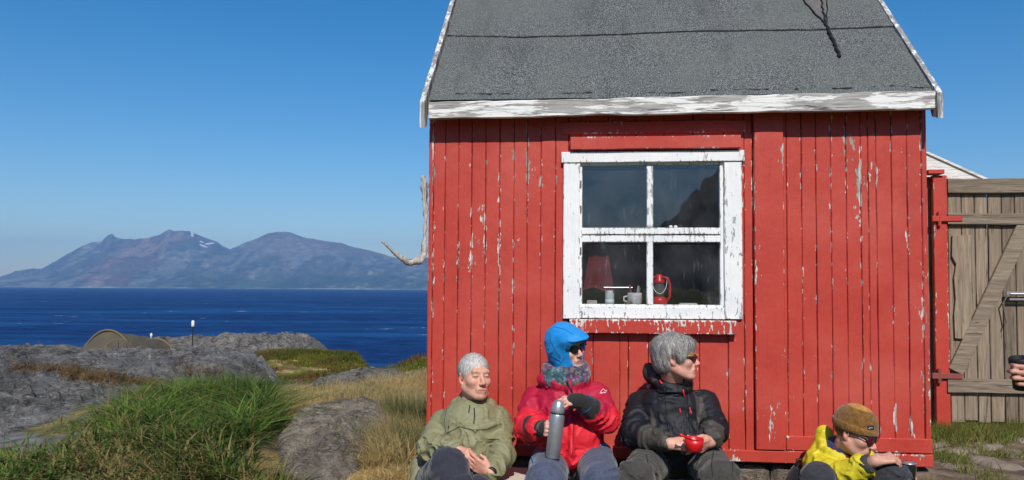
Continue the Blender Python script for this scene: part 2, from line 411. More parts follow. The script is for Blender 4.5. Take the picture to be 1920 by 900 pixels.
# hills behind the viewer (the window panes mirror them)
def hill():
    na, nt_ = 260, 40
    az = np.linspace(-1.9, 1.9, na); V = []
    rr_ = np.array([-1.9, -1.2, -.6, -.25, -.1, -.02, .0, .014, .03, .06, .09, .13, .2, .5, 1.2, 1.9])
    hh = np.array([60, 100, 110, 95, 90, 96, 108, 140, 165, 205, 240, 290, 330, 300, 200, 100.])
    for j in range(nt_):
        t = j/(nt_-1); D = 900+700*t
        h = np.interp(az, rr_, hh); pk = np.sin(math.pi/2*min(t*1.25, 1))
        x = D*np.sin(az); y = -D*np.cos(az)
        z = -14+(h+14)*pk+(ridged(st3(x/90, y/90, 0*x), 4, 5)-.6)*.10*h*math.sin(math.pi*min(t*1.25, 1))
        if t > .8: z = np.interp(az, rr_, hh)*(1-(t-.8)*4)
        V.append(st3(x, y, z))
    V = np.array(V).reshape(-1, 3); i = np.arange(nt_-1)[:, None]*na; k = np.arange(na-1)[None]
    return V, np.stack([i+k, i+k+1, i+k+1+na, i+k+na], -1).reshape(-1, 4)
mh = M('dark heath hill', .95, .1); mh.col(mh.mix(mh.step(mh.noise(.01, 6), .4, .6), (.035, .04, .025), (.07, .065, .055)))
V, Fq = hill(); tag(obj('hills', V, Fq, mh.m, smooth=True, origin=(0, 0, 0)), kind='structure')

# ------------------------------------------------------------------ sea
ms = M('sea water', .12, .5)
vn = ms.pos('Object')
n1 = ms.noise(.16, 6, ms.pos('Object', (.55, 1.25, 1)), .62, .4); n2 = ms.noise(.02, 4, ms.pos('Object', (.4, 1.4, 1)), .6)
n3 = ms.noise(.9, 4, ms.pos('Object', (.6, 1.3, 1)), .6)
capn = ms.math('ADD', ms.noise(.11, 5, ms.pos('Object', (.35, 1.1, 1)), .7), ms.math('MULTIPLY', ms.math('SUBTRACT', n2, .5), .25))
st_ = ms.noise(.030, 5, ms.pos('Object', (.25, 1.0, 1)), .65)
foam = ms.step(ms.math('ADD', capn, ms.math('MULTIPLY', ms.math('SUBTRACT', st_, .5), .2)), .70, .72)
cl = ms.mix(ms.step(n1, .35, .65), (.002, .016, .075), (.007, .055, .19))
cl = ms.mix(ms.math('MULTIPLY', ms.step(n2, .35, .65), .35), cl, (.003, .024, .1))
cl = ms.mix(ms.math('MULTIPLY', ms.step(st_, .46, .62), .7), cl, (.012, .085, .24))
_colsock = ms.mix(foam, cl, (.75, .78, .8)); ms.col(_colsock)
ms.set('Roughness', ms.math('ADD', ms.math('MULTIPLY', foam, .5), .32)); ms.set('Specular IOR Level', .07)
b = ms.bump(n1, 1.5, 1); b = ms.bump(n3, .3, 1, b)
_d = ms.n('BsdfDiffuse'); _g = ms.n('BsdfGlossy'); _g.inputs['Roughness'].default_value = .38; _mx = ms.n('MixShader'); _lw = ms.n('LayerWeight'); _lw.inputs[0].default_value = .3
for _x in (_d, _g, _lw): ms.lk(b, _x.inputs['Normal'])
ms.lk(_colsock, _d.inputs[0]); ms.put(_mx.inputs[0], ms.math('MULTIPLY_ADD', _lw.outputs['Facing'], .07, .01)); ms.lk(_d.outputs[0], _mx.inputs[1]); ms.lk(_g.outputs[0], _mx.inputs[2]); ms.lk(_mx.outputs[0], ms.out.inputs[0])
def seaz(X, Y):
    r = np.hypot(X, Y); a = .28*ss(700, 100, r)
    return SEA+a*(fbm(st3(X/9, Y/5, 0*X), 4, 77)-.5)*2.2
V, Fq = polar(np.concatenate([np.linspace(-3.2, -.7, 60)[:-1], np.linspace(-.7, .2, 500), np.linspace(.2, 3.2, 60)[1:]]),
              np.concatenate([np.geomspace(35, 900, 420), np.geomspace(960, 60000, 44)]), seaz)
tag(obj('sea', V, Fq, ms.m, smooth=True, origin=(0, 0, 0)), kind='structure')

# ------------------------------------------------------------------ island mountains across the water
def mountains():
    sil = [(-420, 533), (-250, 528), (-120, 524), (0, 519), (30, 508), (58, 503), (78, 504), (100, 492), (130, 474), (158, 459), (170, 454), (190, 452.5), (203, 440), (210, 437), (216, 443), (228, 447), (252, 448), (275, 446), (296, 441), (308, 434), (318, 430), (326, 433), (340, 432), (355, 433), (372, 440), (386, 446), (408, 453), (418, 461), (430, 466.5), (438, 464), (452, 458), (480, 447), (500, 438), (517, 433.5), (530, 433), (546, 434.5), (556, 440), (568, 444), (590, 448), (610, 452), (640, 455), (655, 461), (680, 466), (700, 471), (735, 481), (758, 487), (790, 482), (820, 484), (900, 500), (1050, 515), (1250, 530), (1400, 536)]
    D0, D1, D2 = 8000., 10600., 13000.
    px = np.linspace(-420, 1400, 760); pj = px+0*px
    py = np.interp(px, [s[0] for s in sil], [s[1] for s in sil])
    py = py+(fbm(st3(px/9, 0*px, 0*px), 4, 2)-.5)*2.2
    rd = np.array([ray(a, b) for a, b in zip(px, py)]); q = rd[:, 0]/rd[:, 1]; e = rd[:, 2]/rd[:, 1]
    Hh = CAM_Z+e*D1-SEA; Hh = np.maximum(Hh, 8)
    nt_ = 150; V = []; Ccol = []
    for j in range(nt_):
        t = j/(nt_-1)*1.35
        if t <= 1:
            D = D0+(D1-D0)*t
            base = Hh*(.30*t+.70*t**1.7)+35*ss(0, .12, t)*ss(1.05, .5, t)
        else:
            D = D1+(D2-D1)*(t-1)/.35; base = Hh*(1-((t-1)/.35)**1.3)
        x = q*D; y = D+0*q+260*(fbm(st3(px/60, 0*px+1, 0*px), 3, 8)-.5)*ss(.5, 0, t)
        x = q*y
        env = math.sin(math.pi*min(t, 1))**.8
        rn = ridged(st3(x/520, y/1500+x/2600, 0*x), 5, 13)-.62
        z = SEA-2+base+rn*Hh*.42*env+(ridged(st3(x/140, y/260, 0*x), 3, 19)-.6)*40*env
        lim = (CAM_Z+e*D*.0+(Hh+SEA-CAM_Z)/D1*y)-SEA   # stay under the ridge line
        if t < 1: z = np.minimum(z, SEA+lim-(1-t)*22-.5)
        z = np.maximum(z, SEA-2+3*min(t*12, 1))
        V.append(st3(x, y, z))
        hf = (z-SEA)/600; n = fbm(st3(x/300, y/300, z/200), 5, 55); n2 = fbm(st3(x/70, y/120, z/40), 4, 65)
        rock = np.array([.15, .145, .135]); gr = np.array([.035, .065, .025]); scree = np.array([.32, .16, .11]); pale = np.array([.36, .34, .30])
        c = rock*np.ones((len(px), 3))
        m = ss(.36, .12, hf+(n-.5)*.35)*ss(120, 420, px+(n-.5)*200); c = c*(1-m[:, None]*.85)+gr*m[:, None]*.85
        dg = px+ (z-SEA)*-.55
        pys = 541-(z-CAM_Z)/y*F_PX; tt_ = np.clip(((px-318)*(-128)+(pys-436)*95)/(128**2+95**2), 0, 1); dl = np.hypot(px-318+128*tt_, pys-436-95*tt_)
        m = ss(44, 16, dl+(n-.5)*50)*.62; c = c*(1-m[:, None])+scree*m[:, None]
        dl2 = np.abs(px-(318-.32*(pys-436)))+(n2-.5)*14; m = ss(7, 2, dl2)*(pys < 490)*.5; c = c*(1-m[:, None])+pale*1.5*m[:, None]
        m = ss(.55, .64, n2)*ss(.4, .6, n)*.5; c = c*(1-m[:, None])+pale*m[:, None]
        m = ss(.60, .80, ridged(st3(x/260, y/900, z/500), 3, 71)); c = c*(1-m[:, None]*.55)  # relief shading put into the rock colour, here and below, as dark gullies
        m = ss(.40, .30, n2)*.6; c = c*(1-m[:, None])
        m = ss(.75, .95, hf+.1)*.4*ss(430, 460, px); c = c*(1-m[:, None])+np.array([.20, .145, .12])*m[:, None]
        pys = 541-(z-CAM_Z)/y*F_PX          # snow lies in these high gullies
        for a, b, w_, h_ in ((361, 441, 3.0, 6), (393, 459.5, 9, 1.5), (382, 464, 8, 1.3), (379, 456.5, 4, 1.3)):
            g = ((px-a)/w_)**2+((pys-b-(px-a)*(.4 if b > 463 or b == 456.5 else -.12))/h_)**2+ (n2-.5)*.8
            m = ss(1.1, .8, g); c = c*(1-m[:, None])+.85*m[:, None]
        m = ss(.022, .004, t)*.8; c = c*(1-m)+np.array([.5, .48, .44])*m
        Ccol.append(c)
    na = len(px); V = np.array(V).reshape(-1, 3); i = np.arange(nt_-1)[:, None]*na; k = np.arange(na-1)[None]
    return V, np.stack([i+k, i+k+1, i+k+1+na, i+k+na], -1).reshape(-1, 4), np.array(Ccol).reshape(-1, 3)
V, Fq, Cc = mountains()
mm = M('mountain rock', .95, .1); mm.col(mm.mix(.35, mm.attr('Col', 'Color'), mm.ramp(mm.noise(.012, 8, None, .75), (.35, .05), (.65, .95)), 'OVERLAY'))
mm.bump(mm.noise(.008, 8, None, .7), 60, .9)
tag(obj('mountains', V, Fq, mm.m, smooth=True, colors=Cc, origin=(0, 0, 0)), kind='structure')
# radio mast on the rounded summit
p = P(530.5, 434, 10560)
b = MB(); b.tube([p-ew*8, p+ew*46], [3.0, 1.6], 6); b.build('mast', simple('mast paint', (.8, .8, .8)), smooth=False)
tag(bpy.data.objects['mast'], 'thin white radio mast on the rounded mountain summit', 'mast')

# ------------------------------------------------------------------ haze: the air over the strait
mz = bpy.data.materials.new('air'); mz.use_nodes = True; mz.node_tree.nodes.clear()
vo = mz.node_tree.nodes.new('ShaderNodeVolumePrincipled'); oo = mz.node_tree.nodes.new('ShaderNodeOutputMaterial')
vo.inputs['Color'].default_value = (.30, .58, 1.0, 1); vo.inputs['Density'].default_value = 9.0e-5; vo.inputs['Anisotropy'].default_value = 0.0
mz.node_tree.links.new(vo.outputs[0], oo.inputs['Volume'])
b = MB(); b.box((0, 0, 392), (13600, 13600, 412)); hz = b.build('haze', mz, origin=(0, 0, -20)); tag(hz, kind='stuff')

# ------------------------------------------------------------------ the red hut
ZB = H(1738, 873)[1]                                  # bottom of the boards
WD = H(1735, 560)[0]; DEP = 2.5
uL, zfB = H(805, 222, -.15); zfT = H(805, 190, -.15)[1]; uR = H(1757, 180, -.15)[0]
zfB2 = H(1757, 203, -.15)[1]; zfT2 = H(1757, 173, -.15)[1]
ZF = (zfT+zfT2)/2; ZFB = (zfB+zfB2)/2
hut = empty('red_hut', tuple(hw(0, 0, ZB)), 'small red plank hut with peeling paint, grey felt roof and one white four pane window', 'hut', rz=-PHI)
HW = lambda A: hwA(A)
def plank_mesh(planks, axis_wall=None, rows_step=.03, seed=0):
    """planks: (a0,a1,z0,z1,t) ; axis_wall maps (a, v, z)->world"""
    V = []; Fc = []; E = []; Wr = []; n = 0; rg = np.random.default_rng(seed)
    for (a0, a1, z0, z1, t) in planks:
        g = .0012; w_ = a1-a0
        prof_ = [(a0+g, .006), (a0+g, -t+.0035), (a0+g+.003, -t), (a0+min(.016, w_*.25), -t-.0006), ((a0+a1)/2, -t-.001), (a1-min(.016, w_*.25), -t-.0006), (a1-g-.003, -t), (a1-g, -t+.0035), (a1-g, .006)]
        eds = [1, 1, 1, 0, 0, 0, 1, 1, 1]
        nr = max(2, int((z1-z0)/rows_step)+1); zz = np.linspace(z0, z1, nr); ph = rg.uniform(0, 99); m = len(prof_)
        wob = (fbm(st3(zz*2.2+ph, 0*zz, 0*zz), 3, 4)-.5)*.004
        wob2 = (fbm(st3(zz*9+ph, 0*zz+3, 0*zz), 2, 4)-.5)*.0025
        for r in range(nr):
            for (a, v), e in zip(prof_, eds):
                sgn = 1 if a < (a0+a1)/2 else -1
                V.append((a+wob[r]+(wob2[r]*sgn if e and v < 0 else 0), v+(wob2[r]*.6), zz[r])); E.append(e)
        for r in range(nr-1):
            for k in range(m-1): Fc.append((n+r*m+k, n+r*m+k+1, n+(r+1)*m+k+1, n+(r+1)*m+k))
        Fc.append(tuple(n+k for k in range(m))[::-1]); Fc.append(tuple(n+(nr-1)*m+k for k in range(m)))
        n += nr*m
    return np.array(V), Fc, np.array(E)
def wear_at(V, spots):
    w_ = np.zeros(len(V))
    for (px, py, sx, sy, k) in spots:
        u, z = H(px, py)
        w_ = np.maximum(w_, k*np.exp(-((V[:, 0]-u)/(sx/322))**2-((V[:, 2]-z)/(sy/322))**2))
    return w_
hu = lambda px: H(px, 540)[0]
hz_ = lambda py, px=1200: H(px, py)[1]
ZT = ZF+.02
win_u0, win_u1 = hu(1088), hu(1357); win_z0, win_z1 = H(1220, 577)[1], H(1220, 300)[1]
T = .020
pl = []
def row(xs, z0, z1, t=T):
    for a, b in zip(xs[:-1], xs[1:]): pl.append((hu(a), hu(b), z0, z1, t))
pl.append((0, hu(812), ZB, ZT, T+.004))
row([812, 834, 859, 884, 910, 936, 963, 988, 1014, 1041], ZB+.01, ZT)
pl.append((hu(1041), hu(1066), ZB+.01, ZT, T)); pl.append((hu(1066), hu(1088), win_z0-.03, ZT, T))
z_s = H(1220, 612)[1]
row([1066, 1112, 1162, 1178, 1215, 1262, 1310, 1364], ZB+.02, z_s, T-.002)
row([1088, 1140, 1192, 1245, 1300, 1357], win_z1-.01, ZT, T)
pl.append((hu(1357), hu(1395), win_z0-.03, ZT, T)); pl.append((hu(1364), hu(1394), ZB+.02, win_z0+.0, T+.006))
pl.append((hu(1395), hu(1411), ZB+.02, ZT, T-.004))
row([1468, 1475, 1503, 1530, 1558, 1587, 1614, 1628, 1643, 1672, 1701, 1728], ZB+.14, ZT)
pl.append((hu(1728), WD, ZB+.02, ZT, T+.002))
Vp, Fp, Ep = plank_mesh(pl, seed=5)
spots = [(902, 403, 9, 22, .72), (930, 385, 4, 14, .5), (812, 280, 5, 60, .45), (990, 380, 3, 40, .42), (905, 330, 30, 60, .12), (1608, 350, 5, 45, .68), (1598, 265, 4, 20, .62), (1630, 340, 5, 45, .5), (1603, 400, 9, 28, .55),
         (1694, 440, 4, 22, .62), (1725, 600, 8, 60, .6), (1722, 700, 8, 60, .42), (1660, 790, 6, 12, .45), (1676, 780, 4, 25, .6), (1710, 800, 12, 40, .5), (1380, 760, 12, 70, .42), (1375, 650, 8, 60, .35), (978, 610, 5, 6, .75),
         (1050, 240, 12, 12, .5), (815, 560, 5, 300, .22), (936, 480, 5, 60, .3), (990, 300, 8, 50, .3), (885, 500, 40, 60, .16), (1410, 300, 3, 90, .2), (1560, 300, 60, 80, .12), (1715, 300, 20, 60, .15)]
wa = wear_at(Vp, spots)-.22*ss(hz_(262), hz_(232), Vp[:, 2])*0
obj('wall', HW(Vp), Fp, m_red, hut, attrs={'edge': Ep, 'wear': wa})
# corner pillar board with its rounded foot
pv = [(hu(1412), hu(1468), ZB+.075, ZT, T+.026)]
Vp, Fp, Ep = plank_mesh(pv, seed=8)
sp2 = [(1415, 440, 6, 70, .35), (1435, 745, 18, 40, .5), (1442, 780, 5, 60, .6), (1416, 300, 6, 120, .22), (1462, 290, 4, 40, .4), (1440, 480, 12, 30, .25)]
obj('pilaster_board', HW(Vp), Fp, m_red, hut, attrs={'edge': Ep, 'wear': wear_at(Vp, sp2)})
# skirt boards
def hboard(name, u0, u1, z0, z1, v0, v1, mat, parent, wear=0.0, seed=0, step=.02, wob=.003, edge_t=.008, edge_b=.008, z_end=0.0):
    n = max(2, int((u1-u0)/step)); V = []; E = []; n8 = 8
    for i in range(n+1):
        u = u0+(u1-u0)*i/n; q = (fbm(np.array([[u*5+seed, seed, 0]]), 3, 3)[0]-.5)*2*wob; q2 = (fbm(np.array([[u*7+seed, 4+seed, 0]]), 3, 3)[0]-.5)*2*wob
        zb = z0+q+z_end*i/n; zt = z1+q2+z_end*i/n; bv = .004
        ring = [(v1, zb), (v0+bv, zb), (v0, zb+bv), (v0, zb+bv+edge_b), (v0, zt-bv-edge_t), (v0, zt-bv), (v0+bv, zt), (v1, zt)]
        for (v, z), e in zip(ring, [1, 1, 1, 0, 0, 1, 1, 1]):
            V.append((u, v, z)); E.append(1 if i in (0, n) else e)
    Fc = [(i*n8+k, (i+1)*n8+k, (i+1)*n8+(k+1) % n8, i*n8+(k+1) % n8) for i in range(n) for k in range(n8)]
    Fc += [tuple(range(n8)), tuple(n*n8+k for k in range(n8))[::-1]]
    V = np.array(V); W_ = np.full(len(V), wear) if not callable(wear) else wear(V)
    return obj(name, HW(V), Fc, mat, parent, attrs={'edge': np.array(E), 'wear': W_})
zs0, zs1, zs2 = ZB, H(1600, 846)[1], H(1600, 818)[1]
hboard('skirt_board', hu(1470), WD+.012, zs1+.002, zs2, -.032, -.001, m_red, hut, lambda V: wear_at(V, [(1490, 825, 8, 6, .6), (1660, 845, 60, 6, .3)]), 3)
hboard('skirt_board', -.01, WD+.012, zs0, zs1-.002, -.040, -.001, m_red, hut, lambda V: wear_at(V, [(1375, 860, 14, 12, .75), (1720, 855, 14, 10, .75), (1690, 855, 60, 6, .45)]), 5)
hboard('head_board', hu(1053), hu(1399), hz_(252), hz_(229), -T-.012, -T+.001, m_red, hut, .1, 6)
# other walls, floor: plain red boards outside, dark inside
def wall_side(name, mk, L, tops):
    n = int(L/.1); P_ = []
    V = []; Fc = []; E = []
    for i in range(n):
        a0, a1 = L*i/n, L*(i+1)/n
        zt = min(tops(a0), tops(a1))
        Vq, Fq_, Eq = plank_mesh([(a0, a1, ZB+.01, zt, T)], rows_step=.2, seed=i)
        off = len(V); V += [mk(*q) for q in Vq]; Fc += [tuple(k+off for k in f) for f in Fq_]; E += list(Eq)
    obj(name, np.array(V), Fc, m_red, hut, attrs={'edge': np.array(E), 'wear': np.zeros(len(V))})
RS = 1.0
ridge_v = DEP/2; roofz = lambda v: ZF-.062+(v+.15)*RS if v <= ridge_v else ZF-.035+(ridge_v+.15)*RS-(v-ridge_v)*RS
wall_side('side_wall', lambda a, v, z: hw(-v-.0+0, a, z), DEP, lambda a: roofz(a)-.03)
wall_side('side_wall', lambda a, v, z: hw(WD+v*-1+0, a, z), DEP, lambda a: roofz(a)-.03)
wall_side('back_wall', lambda a, v, z: hw(a, DEP-v, z), WD, lambda a: ZT)
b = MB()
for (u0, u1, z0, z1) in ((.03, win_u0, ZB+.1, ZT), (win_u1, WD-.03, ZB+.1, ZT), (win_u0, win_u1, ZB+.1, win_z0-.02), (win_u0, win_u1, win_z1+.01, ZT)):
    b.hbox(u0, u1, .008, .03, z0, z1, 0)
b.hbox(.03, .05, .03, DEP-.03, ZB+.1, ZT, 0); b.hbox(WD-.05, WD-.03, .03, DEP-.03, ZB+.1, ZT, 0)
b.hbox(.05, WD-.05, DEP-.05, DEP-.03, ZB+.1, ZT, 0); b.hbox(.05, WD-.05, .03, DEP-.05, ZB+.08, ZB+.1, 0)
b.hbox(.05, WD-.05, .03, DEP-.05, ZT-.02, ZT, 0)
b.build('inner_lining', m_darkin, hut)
# foundation stones under the boards
for i in range(13):
    u = .08+i*(WD-.16)/12; r = .1+.03*random.random()
    b = MB(); b.box(hw(u, .10, ZB-.16), (.09+.03*random.random(), .09, .145), eu, ev, ew, .03, .015)
    b.build('foundation_stone', m_boulder, hut)
# roof: felt sheet, timber underside, eave board, barge boards
uA, uB = uL-.01, uR+.002
rvt = lambda v: ZF-.016+(v+.158)*RS
def felt_part():
    nu, ns_ = 180, 300; s_tot = ridge_v+.130; V = []; E = []; Wr = []
    for j in range(ns_):
        v = -.130+s_tot*j/(ns_-1)
        for i in range(nu):
            u = uA+(uB-uA)*i/(nu-1)
            V.append((u, v, rvt(v)))
    V = np.array(V)
    # seam: the upper sheet laps over the lower along a slightly wavy line
    sv = np.array([H2(px, py) for px, py in ((825, 67), (960, 70), (1060, 69), (1150, 66), (1300, 60), (1440, 57), (1560, 56), (1690, 49))])
    seam = np.interp(V[:, 0], sv[:, 0], sv[:, 1])+(fbm(st3(V[:, 0]*6, 0*V[:, 0], 0*V[:, 0]), 3, 2)-.5)*.012
    up = ss(-.001, .005, V[:, 1]-seam); bulge = (fbm(st3(V[:, 0]*2, V[:, 1]*3, 0*V[:, 0]), 3, 6)-.5)*.012
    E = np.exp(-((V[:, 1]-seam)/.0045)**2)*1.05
    ev_ = -.130+.018+.035*fbm(st3(V[:, 0]*5, 0*V[:, 0]+9, 0*V[:, 0]), 3, 1)
    V[:, 2] += up*.007+bulge; V[:, 1] -= up*.004
    lip = ss(ev_, ev_-.004, V[:, 1]); V[:, 2] -= lip*.004
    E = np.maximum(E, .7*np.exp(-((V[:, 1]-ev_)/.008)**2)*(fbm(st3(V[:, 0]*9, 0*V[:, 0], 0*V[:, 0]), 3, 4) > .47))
    us, vs__ = H2(1538, 12); Wr = np.exp(-((V[:, 0]-us)/.06)**2-((V[:, 1]-vs__)/.10)**2)
    i = np.arange(ns_-1)[:, None]*nu; k = np.arange(nu-1)[None]
    Fq_ = np.stack([i+k, i+k+1, i+k+1+nu, i+k+nu], -1).reshape(-1, 4)
    return V, Fq_, E, Wr
def H2(px, py):                                      # pixel -> (u, v) on the roof slope
    d = ray(px, py); c = np.array([0, 0, CAM_Z]); n_ = -ev*RS+ew; p0 = hw(0, -.158, ZF-.016)
    t = np.dot(p0-c, n_)/np.dot(d, n_); p = c+d*t-HO; return np.dot(p, eu), np.dot(p, ev)
V, Fq, E, Wr = felt_part()
roof = obj('roof', HW(V), Fq, m_felt, hut, smooth=True, attrs={'edge': E, 'wear': Wr})
vr = ridge_v
bk = MB()
bk.prism([hw(uA, vr, rvt(vr)), hw(uA, 2*vr+.158, rvt(-.158)), hw(uA, 2*vr+.158, rvt(-.158)-.01), hw(uA, vr, rvt(vr)-.012)], eu*(uB-uA))
bk.build('back_felt', m_felt, roof)
b = MB()
b.prism([hw(uA+.01, -.118, rvt(-.118)-.014), hw(uA+.01, vr, rvt(vr)-.012), hw(uA+.01, vr, rvt(vr)-.045), hw(uA+.01, -.118, rvt(-.118)-.045)], eu*(uB-uA-.02))
b.prism([hw(uA+.01, vr, rvt(vr)-.014), hw(uA+.01, 2*vr+.14, rvt(-.14)-.014), hw(uA+.01, 2*vr+.14, rvt(-.14)-.045), hw(uA+.01, vr, rvt(vr)-.047)], eu*(uB-uA-.02))
b.build('roof_boards', m_darkin, roof)
hboard('eave_board', uL-.004, uR-.004, zfB, zfT-.004, -.150, -.124, m_fascia, hut, 0, 7, .015, .006, z_end=(zfB2-zfB))
def barge(name, px0, px1, pb, pt, vfront):
    u0, u1 = H(px0, 200, -.17)[0], H(px1, 200, -.17)[0]
    zb = H((px0+px1)/2, pb, -.17)[1]; zt = H((px0+px1)/2, pt, -.17)[1]
    V = []; n = 60; poly_o = []; poly_i = []
    off = .05
    for i in range(n+1):
        v = vfront+(ridge_v-vfront)*i/n
        top = rvt(v)+.022; bot = max(top-.155, zb) if v > vfront+.075 else zb+(v-vfront)*.3
        wv = (fbm(np.array([[v*9+px0, 0, 0]]), 3)[0]-.5)*.012
        sq = (fbm(np.array([[v*14+px0, 5, 0]]), 3)[0]-.5)*.006
        V += [(u0+sq, v, bot+wv), (u1+sq, v, bot+wv), (u1+sq, v, top+wv), (u0+sq, v, top+wv)]
    Fc = [(i*4+k, i*4+(k+1) % 4, (i+1)*4+(k+1) % 4, (i+1)*4+k) for i in range(n) for k in range(4)]+[(0, 1, 2, 3)[::-1], tuple(n*4+k for k in range(4))]
    obj(name, HW(V), Fc, m_barge, hut)
barge('barge_board', 787.5, 796.5, 239, 172, -.172)
barge('barge_board', 1758, 1768, 221, 152, -.172)

# window
win = MB(); cz = lambda px, py: H(px, py, -.03)
def wtrim(b, p0, q0, p1, q1, v0, v1, bev=.003):
    u0 = H(p0, (q0+q1)/2, v0)[0]; u1 = H(p1, (q0+q1)/2, v0)[0]; z1 = H((p0+p1)/2, q0, v0)[1]; z0 = H((p0+p1)/2, q1, v0)[1]
    b.hbox(u0, u1, v0, v1, z0, z1, bev); return u0, u1, z0, z1
wroot = MB()
def frame_piece(b, *a, **k): wtrim(b, *a, **k)
def hsub(name, parts, mat, parent, wear=0.0, seed=1):
    """several window timbers as one mesh, subdivided so that wear and edges vary"""
    V = []; Fc = []; E = []; n = 0
    for (p0, q0, p1, q1, v0, v1) in parts:
        u0 = H(p0, (q0+q1)/2, v0)[0]; u1 = H(p1, (q0+q1)/2, v0)[0]; z1 = H((p0+p1)/2, q0, v0)[1]; z0 = H((p0+p1)/2, q1, v0)[1]
        along_u = (u1-u0) > (z1-z0); L = (u1-u0) if along_u else (z1-z0); m = max(2, int(L/.02)); bv = .003
        lo, hi = (z0, z1) if along_u else (u0, u1)
        for i in range(m+1):
            t = i/m; a = (u0+L*t) if along_u else (z0+L*t)
            q = (fbm(np.array([[a*9+p0, q0, 0]]), 2, 3)[0]-.5)*.003
            wd = hi-lo; ed = min(.01, wd*.2)
            ring = [(lo, v1, 1), (lo, v0+bv, 1), (lo+bv, v0, 1), (lo+bv+ed, v0, 0), (hi-bv-ed, v0, 0), (hi-bv, v0, 1), (hi, v0+bv, 1), (hi, v1, 1)]
            for (c, v, e) in ring:
                c2 = c+q*(1 if c == lo or c == lo+bv else .3)
                V.append((a, v, c2) if along_u else (c2, v, a)); E.append(e if 0 < i < m else 1)
        f = [(n+i*8+k, n+(i+1)*8+k, n+(i+1)*8+(k+1) % 8, n+i*8+(k+1) % 8) for i in range(m) for k in range(8)]+[tuple(n+k for k in range(8)), tuple(n+m*8+k for k in range(8))[::-1]]
        Fc += f if along_u else [g[::-1] for g in f]
        n += (m+1)*8
    V = np.array(V); W_ = wear(V) if callable(wear) else np.full(len(V), wear)
    return obj(name, HW(V), Fc, mat, parent, attrs={'edge': np.array(E), 'wear': W_})
wsp = lambda V: wear_at(V, [(1377, 330, 8, 20, .3), (1075, 540, 9, 14, .4), (1300, 437, 60, 5, .25), (1140, 435, 40, 4, .2), (1385, 300, 12, 20, .25), (1220, 590, 200, 6, .2), (1372, 580, 12, 20, .3)])
window = hsub('window', [(1056, 304, 1087.5, 597, -.045, -.015), (1358.5, 304, 1392, 598, -.045, -.015), (1053, 283, 1396, 303.5, -.052, -.015), (1086, 576, 1360, 598, -.040, -.012)], m_white, hut, wsp)
sash = hsub('window_sash', [(1088, 304, 1350, 309, -.026, .02), (1088, 427, 1357, 439.5, -.026, .02), (1088, 441.5, 1357, 454, -.024, .02), (1088, 571, 1357, 577, -.026, .02),
      (1086, 304, 1091.5, 577, -.0265, .02), (1350, 304, 1357.5, 577, -.0265, .02)], m_white, window, wsp, 3)
hsub('muntin', [(1212.5, 309, 1224.5, 427, -.027, .018)], m_white, sash, .08)
hsub('muntin', [(1212.5, 454, 1224.5, 571, -.027, .018)], m_white, sash, .1)
hboard('window_sill', H(1068, 612, -.075)[0], H(1381, 612, -.075)[0], H(1220, 626, -.075)[1], H(1220, 600, -.075)[1], -.075, -.02, m_redsill, window, 0, 9, .01, .002)
hboard('drip_cap', H(1070, 267, -.075)[0], H(1389, 267, -.075)[0], H(1220, 279, -.075)[1], H(1220, 255, -.075)[1], -.075, -.02, m_red, window, .05, 4, .02, .002)
mgl = M('old window glass', .02); t_ = mgl.t; t_.nodes.remove(mgl.b)
tr = mgl.n('BsdfTransparent'); tr.inputs[0].default_value = (.80, .84, .88, 1)
gl = mgl.n('BsdfGlossy'); gl.inputs['Roughness'].default_value = .02; gl.inputs[0].default_value = (1, 1, 1, 1)
df = mgl.n('BsdfDiffuse'); df.inputs[0].default_value = (.5, .52, .55, 1)
fr = mgl.n('LayerWeight'); fr.inputs[0].default_value = .5
bmp = mgl.n('Bump'); bmp.inputs['Strength'].default_value = .25; bmp.inputs['Distance'].default_value = .004
mgl.lk(mgl.noise(5, 2), bmp.inputs['Height'])
mgl.lk(bmp.outputs[0], gl.inputs['Normal'])
s1 = mgl.n('MixShader'); s2 = mgl.n('MixShader')
mgl.put(s1.inputs[0], mgl.math('MULTIPLY_ADD', mgl.math('POWER', fr.outputs['Facing'], 5.0), .9, .105)); mgl.lk(tr.outputs[0], s1.inputs[1]); mgl.lk(gl.outputs[0], s1.inputs[2])
streak = mgl.step(mgl.noise(42, 4, mgl.pos(scale=(1, 1, .16)), .7), .6, .78); cloud = mgl.step(mgl.noise(5, 4), .35, .7)
dust = mgl.math('ADD', mgl.math('MULTIPLY', streak, mgl.math('MULTIPLY', cloud, .32)), mgl.math('MULTIPLY', cloud, .06))
dust = mgl.math('ADD', dust, mgl.math('MULTIPLY', mgl.step(mgl.noise(90, 3), .70, .76), .12))
mgl.put(s2.inputs[0], dust); mgl.lk(s1.outputs[0], s2.inputs[1]); mgl.lk(df.outputs[0], s2.inputs[2]); mgl.lk(s2.outputs[0], mgl.out.inputs[0])
for (p0, q0, p1, q1) in ((1090.5, 307, 1213.5, 428), (1223.5, 307, 1351, 428), (1090.5, 453, 1213.5, 572), (1223.5, 453, 1351, 572)):
    u0 = hu(p0); u1 = hu(p1); z1 = H(1220, q0)[1]; z0 = H(1220, q1)[1]
    V = [hw(u0, -.006, z0), hw(u1, -.006, z0), hw(u1, -.006, z1), hw(u0, -.006, z1)]
    obj('pane', V, [(0, 1, 2, 3)], mgl.m, window)
# hinges on the sash
for (a, c) in ((1089, 345), (1089, 392), (1089, 470), (1089, 546)):
    u, z = H(a, c, -.03); b = MB(); b.tube([hw(u, -.031, z-.02), hw(u, -.031, z+.02)], .004, 8); b.build('hinge', m_iron, sash)
